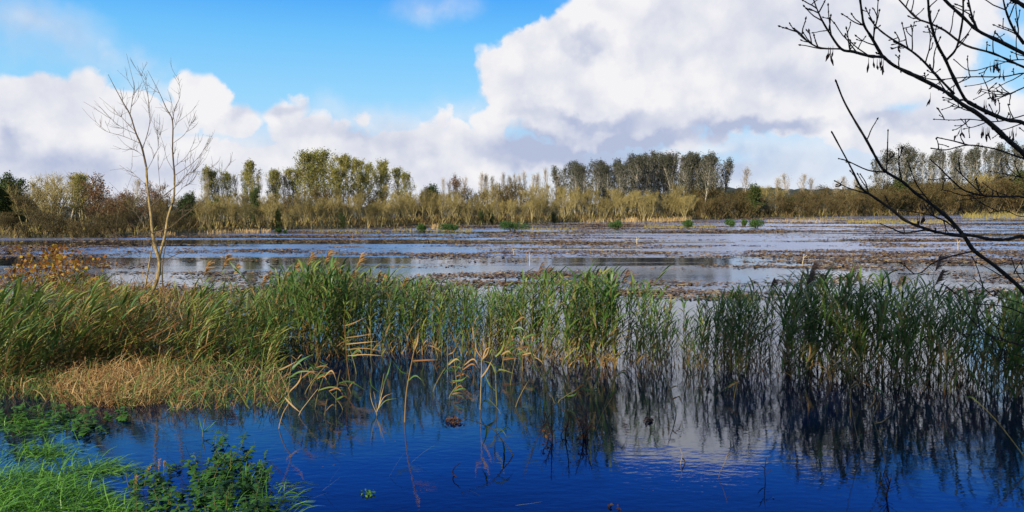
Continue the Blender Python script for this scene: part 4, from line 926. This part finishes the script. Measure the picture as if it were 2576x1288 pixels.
# SHADE TREES END
# ------------------------------------------------------------------ light, sky with clouds
sun = bpy.data.lights.new('sun', 'SUN'); sun.energy = 5.0; sun.angle = R(.5); sun.color = (1, .9, .74)
so = bpy.data.objects.new('sun', sun); COL.objects.link(so)
so.rotation_euler = Vector(sdir).to_track_quat('Z', 'Y').to_euler(); so.location = (0, 0, 50)

W = bpy.data.worlds.new('World'); S.world = W; W.use_nodes = True
N, L = W.node_tree.nodes, W.node_tree.links; N.clear()
def nd(t, **k):
    n = N.new(t)
    for a, b in k.items(): setattr(n, a, b)
    return n
def val(n, i, v):
    if hasattr(v, 'is_output'): L.new(v, n.inputs[i])
    else: n.inputs[i].default_value = v
def mth(op, a, b=0., c=0.):
    n = nd('ShaderNodeMath', operation=op); val(n, 0, a); val(n, 1, b); val(n, 2, c); return n.outputs[0]
def vm(op, a, b=None, c=None):
    n = nd('ShaderNodeVectorMath', operation=op); val(n, 0, a)
    if b is not None: val(n, 1, b)
    if c is not None: val(n, 2, c)
    return n
def ss(v, a, b):
    n = nd('ShaderNodeMapRange', interpolation_type='SMOOTHSTEP'); val(n, 0, v); n.inputs[1].default_value = a; n.inputs[2].default_value = b; return n.outputs[0]
def mix(f, a, b):
    n = nd('ShaderNodeMix', data_type='RGBA'); val(n, 0, f); val(n, 6, a); val(n, 7, b); return n.outputs[2]
sky = nd('ShaderNodeTexSky', sky_type='NISHITA', sun_disc=False, sun_elevation=SUN_EL, sun_rotation=SUN_AZ, air_density=1.0, dust_density=.3, ozone_density=2.5)
dirv = nd('ShaderNodeTexCoord').outputs['Generated']
sp = nd('ShaderNodeSeparateXYZ'); L.new(dirv, sp.inputs[0])
az = mth('ARCTAN2', sp.outputs[0], sp.outputs[1]); el = mth('ARCSINE', sp.outputs[2])
ae = nd('ShaderNodeCombineXYZ'); L.new(az, ae.inputs[0]); L.new(el, ae.inputs[1])
def noise(scale, detail, rough, off=(0, 0, 0), dist_=0.):
    v = vm('ADD', dirv, off).outputs[0]; n = nd('ShaderNodeTexNoise'); n.inputs['Scale'].default_value = scale; n.inputs['Detail'].default_value = detail
    n.inputs['Roughness'].default_value = rough; n.inputs['Distortion'].default_value = dist_; L.new(v, n.inputs['Vector']); return n
def centred(n, k): return vm('MULTIPLY', vm('SUBTRACT', n.outputs['Color'], (.5, .5, .5)).outputs[0], (k, k, 0)).outputs[0]
n1, n2 = noise(7, 4, .55), noise(26, 6, .62, (3, 1, 2))
vor = nd('ShaderNodeTexVoronoi', feature='SMOOTH_F1'); vor.inputs['Scale'].default_value = 21; vor.inputs['Smoothness'].default_value = .35; vor.inputs['Detail'].default_value = 1; vor.inputs['Roughness'].default_value = .45; vor.normalize = True
L.new(vm('ADD', dirv, centred(n2, .05)).outputs[0], vor.inputs['Vector'])
puff = mth('MULTIPLY', mth('SUBTRACT', .30, vor.outputs['Distance']), 2.)                      # cauliflower bulges
aw = vm('ADD', vm('ADD', ae.outputs[0], centred(n1, .085)).outputs[0], centred(n2, .030)).outputs[0]
aw2 = vm('ADD', vm('ADD', ae.outputs[0], centred(noise(5, 5, .6, (7, 2, 9)), .14)).outputs[0], centred(n2, .03)).outputs[0]
def AE(px, py):
    r_ = unit(ray(px, py)); return math.atan2(r_[0], r_[1]), math.asin(r_[2])
def blob(vec, px, py, rx, ry):
    a_, e_ = AE(px, py); k = math.cos(a_); ra, re = rx / F * k * k, ry / F * k
    v = vm('MULTIPLY_ADD', vec, (1 / ra, 1 / re, 0), (-a_ / ra, -e_ / re, 0)).outputs[0]
    return vm('LENGTH', v).outputs['Value'], min(ra, re)
def union(lst, vec):
    out = None
    for px, py, rx, ry in lst:
        ln, m = blob(vec, px, py, rx, ry); d_ = mth('MULTIPLY_ADD', ln, -m, m)
        out = d_ if out is None else mth('MAXIMUM', out, d_)
    return out
# heaps of cumulus, given by where they stand over the horizon
CUM = [(20, 300, 130, 130), (120, 280, 150, 120), (215, 240, 75, 85), (60, 240, 60, 60), (300, 330, 140, 120), (505, 245, 85, 80), (580, 290, 90, 65), (440, 300, 80, 70), (725, 270, 75, 55), (760, 320, 110, 60),
       (300, 430, 420, 110), (650, 420, 300, 100), (900, 380, 260, 75), (1080, 400, 260, 95), (935, 300, 30, 38), (1100, 320, 70, 40), (-150, 330, 160, 150),
       (1260, 190, 72, 75), (1330, 150, 85, 70), (1300, 235, 110, 70), (1400, 150, 110, 110), (1500, 80, 110, 130), (1560, 200, 260, 130), (1480, 20, 65, 80), (1640, 30, 200, 150), (1800, 100, 260, 240), (2050, 120, 280, 230),
       (2200, 240, 250, 120), (1850, 290, 300, 65), (2330, 60, 200, 160), (2350, 350, 250, 60), (1560, 330, 320, 60), (1300, 380, 220, 70), (1700, 420, 200, 45), (1560, 300, 330, 75), (1200, 350, 130, 60), (1050, 350, 140, 55), (880, 340, 90, 45), (2350, 330, 300, 110), (2450, 40, 180, 130), (1230, 300, 60, 50)]
dens = mth('ADD', union(CUM, aw), mth('MULTIPLY', puff, .020))
alpha = ss(dens, -.001, .010)
WISP = [(100, 110, 210, 60), (380, 135, 28, 28), (300, 145, 50, 30), (1068, 22, 36, 22), (1130, 30, 34, 14), (1180, 290, 120, 40), (2480, 120, 120, 200), (2500, 30, 160, 60), (1000, 330, 200, 50), (1750, -10, 300, 70), (2050, -15, 200, 75), (420, 210, 90, 60)]
wl = union(WISP, aw2); wis = mth('MULTIPLY', ss(mth('ADD', wl, mth('MULTIPLY', mth('SUBTRACT', n1.outputs['Fac'], .5), .05)), -.02, .045), .8)
holes = union([(2270, 275, 60, 16), (2500, 170, 60, 60), (2560, 60, 50, 60), (1830, 385, 90, 18), (2560, 220, 60, 40)], aw)
hol = ss(holes, -.004, .012)
alpha = mth('MAXIMUM', alpha, wis); alpha = mth('MULTIPLY', alpha, mth('SUBTRACT', 1., mth('MULTIPLY', hol, .85)))
# shaded bellies of the clouds
shade = None
for px, py, rx, ry, k in [(1490, 108, 75, 40, .75), (1500, 295, 240, 26, .8), (1440, 375, 260, 55, 1.15), (1650, 345, 200, 40, .9), (1930, 335, 170, 26, .85), (700, 295, 80, 22, .5), (580, 275, 60, 30, .5), (40, 360, 70, 40, .75), (100, 110, 220, 70, .55), (880, 360, 160, 30, .4), (1960, 60, 200, 80, .3),
                          (2000, 200, 180, 60, .4), (300, 430, 300, 60, .45), (1100, 400, 220, 40, .3), (1650, 120, 180, 60, .22), (1750, 440, 300, 50, .8), (2250, 330, 150, 25, .6), (2420, 290, 120, 40, .4), (120, 420, 200, 50, .4), (1320, 270, 80, 25, .25)]:
    ln, _ = blob(aw2, px, py, rx, ry); s_ = mth('MULTIPLY', ss(ln, 1.25, .2), k)
    shade = s_ if shade is None else mth('ADD', shade, s_)
fb = noise(11, 7, .6, (1, 5, 3)).outputs['Fac']
shade = mth('ADD', shade, mth('MULTIPLY', mth('SUBTRACT', fb, .38), 1.6))
shade = mth('SUBTRACT', shade, mth('MULTIPLY', puff, .75))
shade = mth('MINIMUM', mth('MAXIMUM', shade, 0.), 1.25)
cloud = mix(mth('MULTIPLY', shade, .85), (.90, .895, .92, 1), (.46, .52, .70, 1))
# clear sky: Nishita pulled towards the saturated azure of the photograph
hs = nd('ShaderNodeHueSaturation'); hs.inputs['Saturation'].default_value = 1.2; L.new(sky.outputs[0], hs.inputs['Color'])
tint = vm('MULTIPLY', hs.outputs[0], (.09, .10, .125)).outputs[0]
gr = nd('ShaderNodeValToRGB'); L.new(mth('DIVIDE', el, R(60)), gr.inputs[0]); E_ = gr.color_ramp.elements
while len(E_) < 8: E_.new(.5)
for i, (dg, cc) in enumerate([(0, (.62, .75, .95)), (4.5, (.46, .74, 1.)), (8, (.32, .69, 1.)), (12, (.17, .57, 1.)), (15.5, (.055, .38, .98)), (18.5, (.010, .17, .95)), (23, (.004, .06, .5)), (42, (.42, .48, .6))]):
    E_[i].position = dg / 60; E_[i].color = (*cc, 1)
clear = mix(.9, tint, gr.outputs[0])
strat = mth('MULTIPLY', ss(el, R(7.0), R(3.2)), mth('MULTIPLY_ADD', noise(6, 4, .6, (4, 4, 4)).outputs['Fac'], 1.3, .12))
alpha = mth('MAXIMUM', alpha, mth('MULTIPLY', mth('MINIMUM', strat, .92), mth('SUBTRACT', 1., hol)))
c = mix(alpha, clear, cloud)
bg = nd('ShaderNodeBackground'); L.new(c, bg.inputs[0]); bg.inputs[1].default_value = .775
L.new(bg.outputs[0], nd('ShaderNodeOutputWorld').inputs[0])
W.cycles.sampling_method = 'MANUAL'; W.cycles.sample_map_resolution = 512

# ------------------------------------------------------------------ camera
cam = bpy.data.cameras.new('camera'); cam.sensor_width = 36; cam.lens = 36 * F / 2576; cam.clip_end = 6000; cam.clip_start = .05
co = bpy.data.objects.new('camera', cam); COL.objects.link(co)
co.location = (0, 0, CAM_H); co.rotation_euler = (math.pi / 2 - PITCH, 0, 0); S.camera = co
S.view_settings.view_transform = 'Standard'; S.view_settings.look = 'None'; S.view_settings.gamma = 1; S.view_settings.exposure = .38
S.cycles.max_bounces = 6; S.cycles.diffuse_bounces = 2; S.cycles.glossy_bounces = 3; S.cycles.transparent_max_bounces = 8
S.cycles.transmission_bounces = 2; S.cycles.caustics_reflective = False; S.cycles.caustics_refractive = False
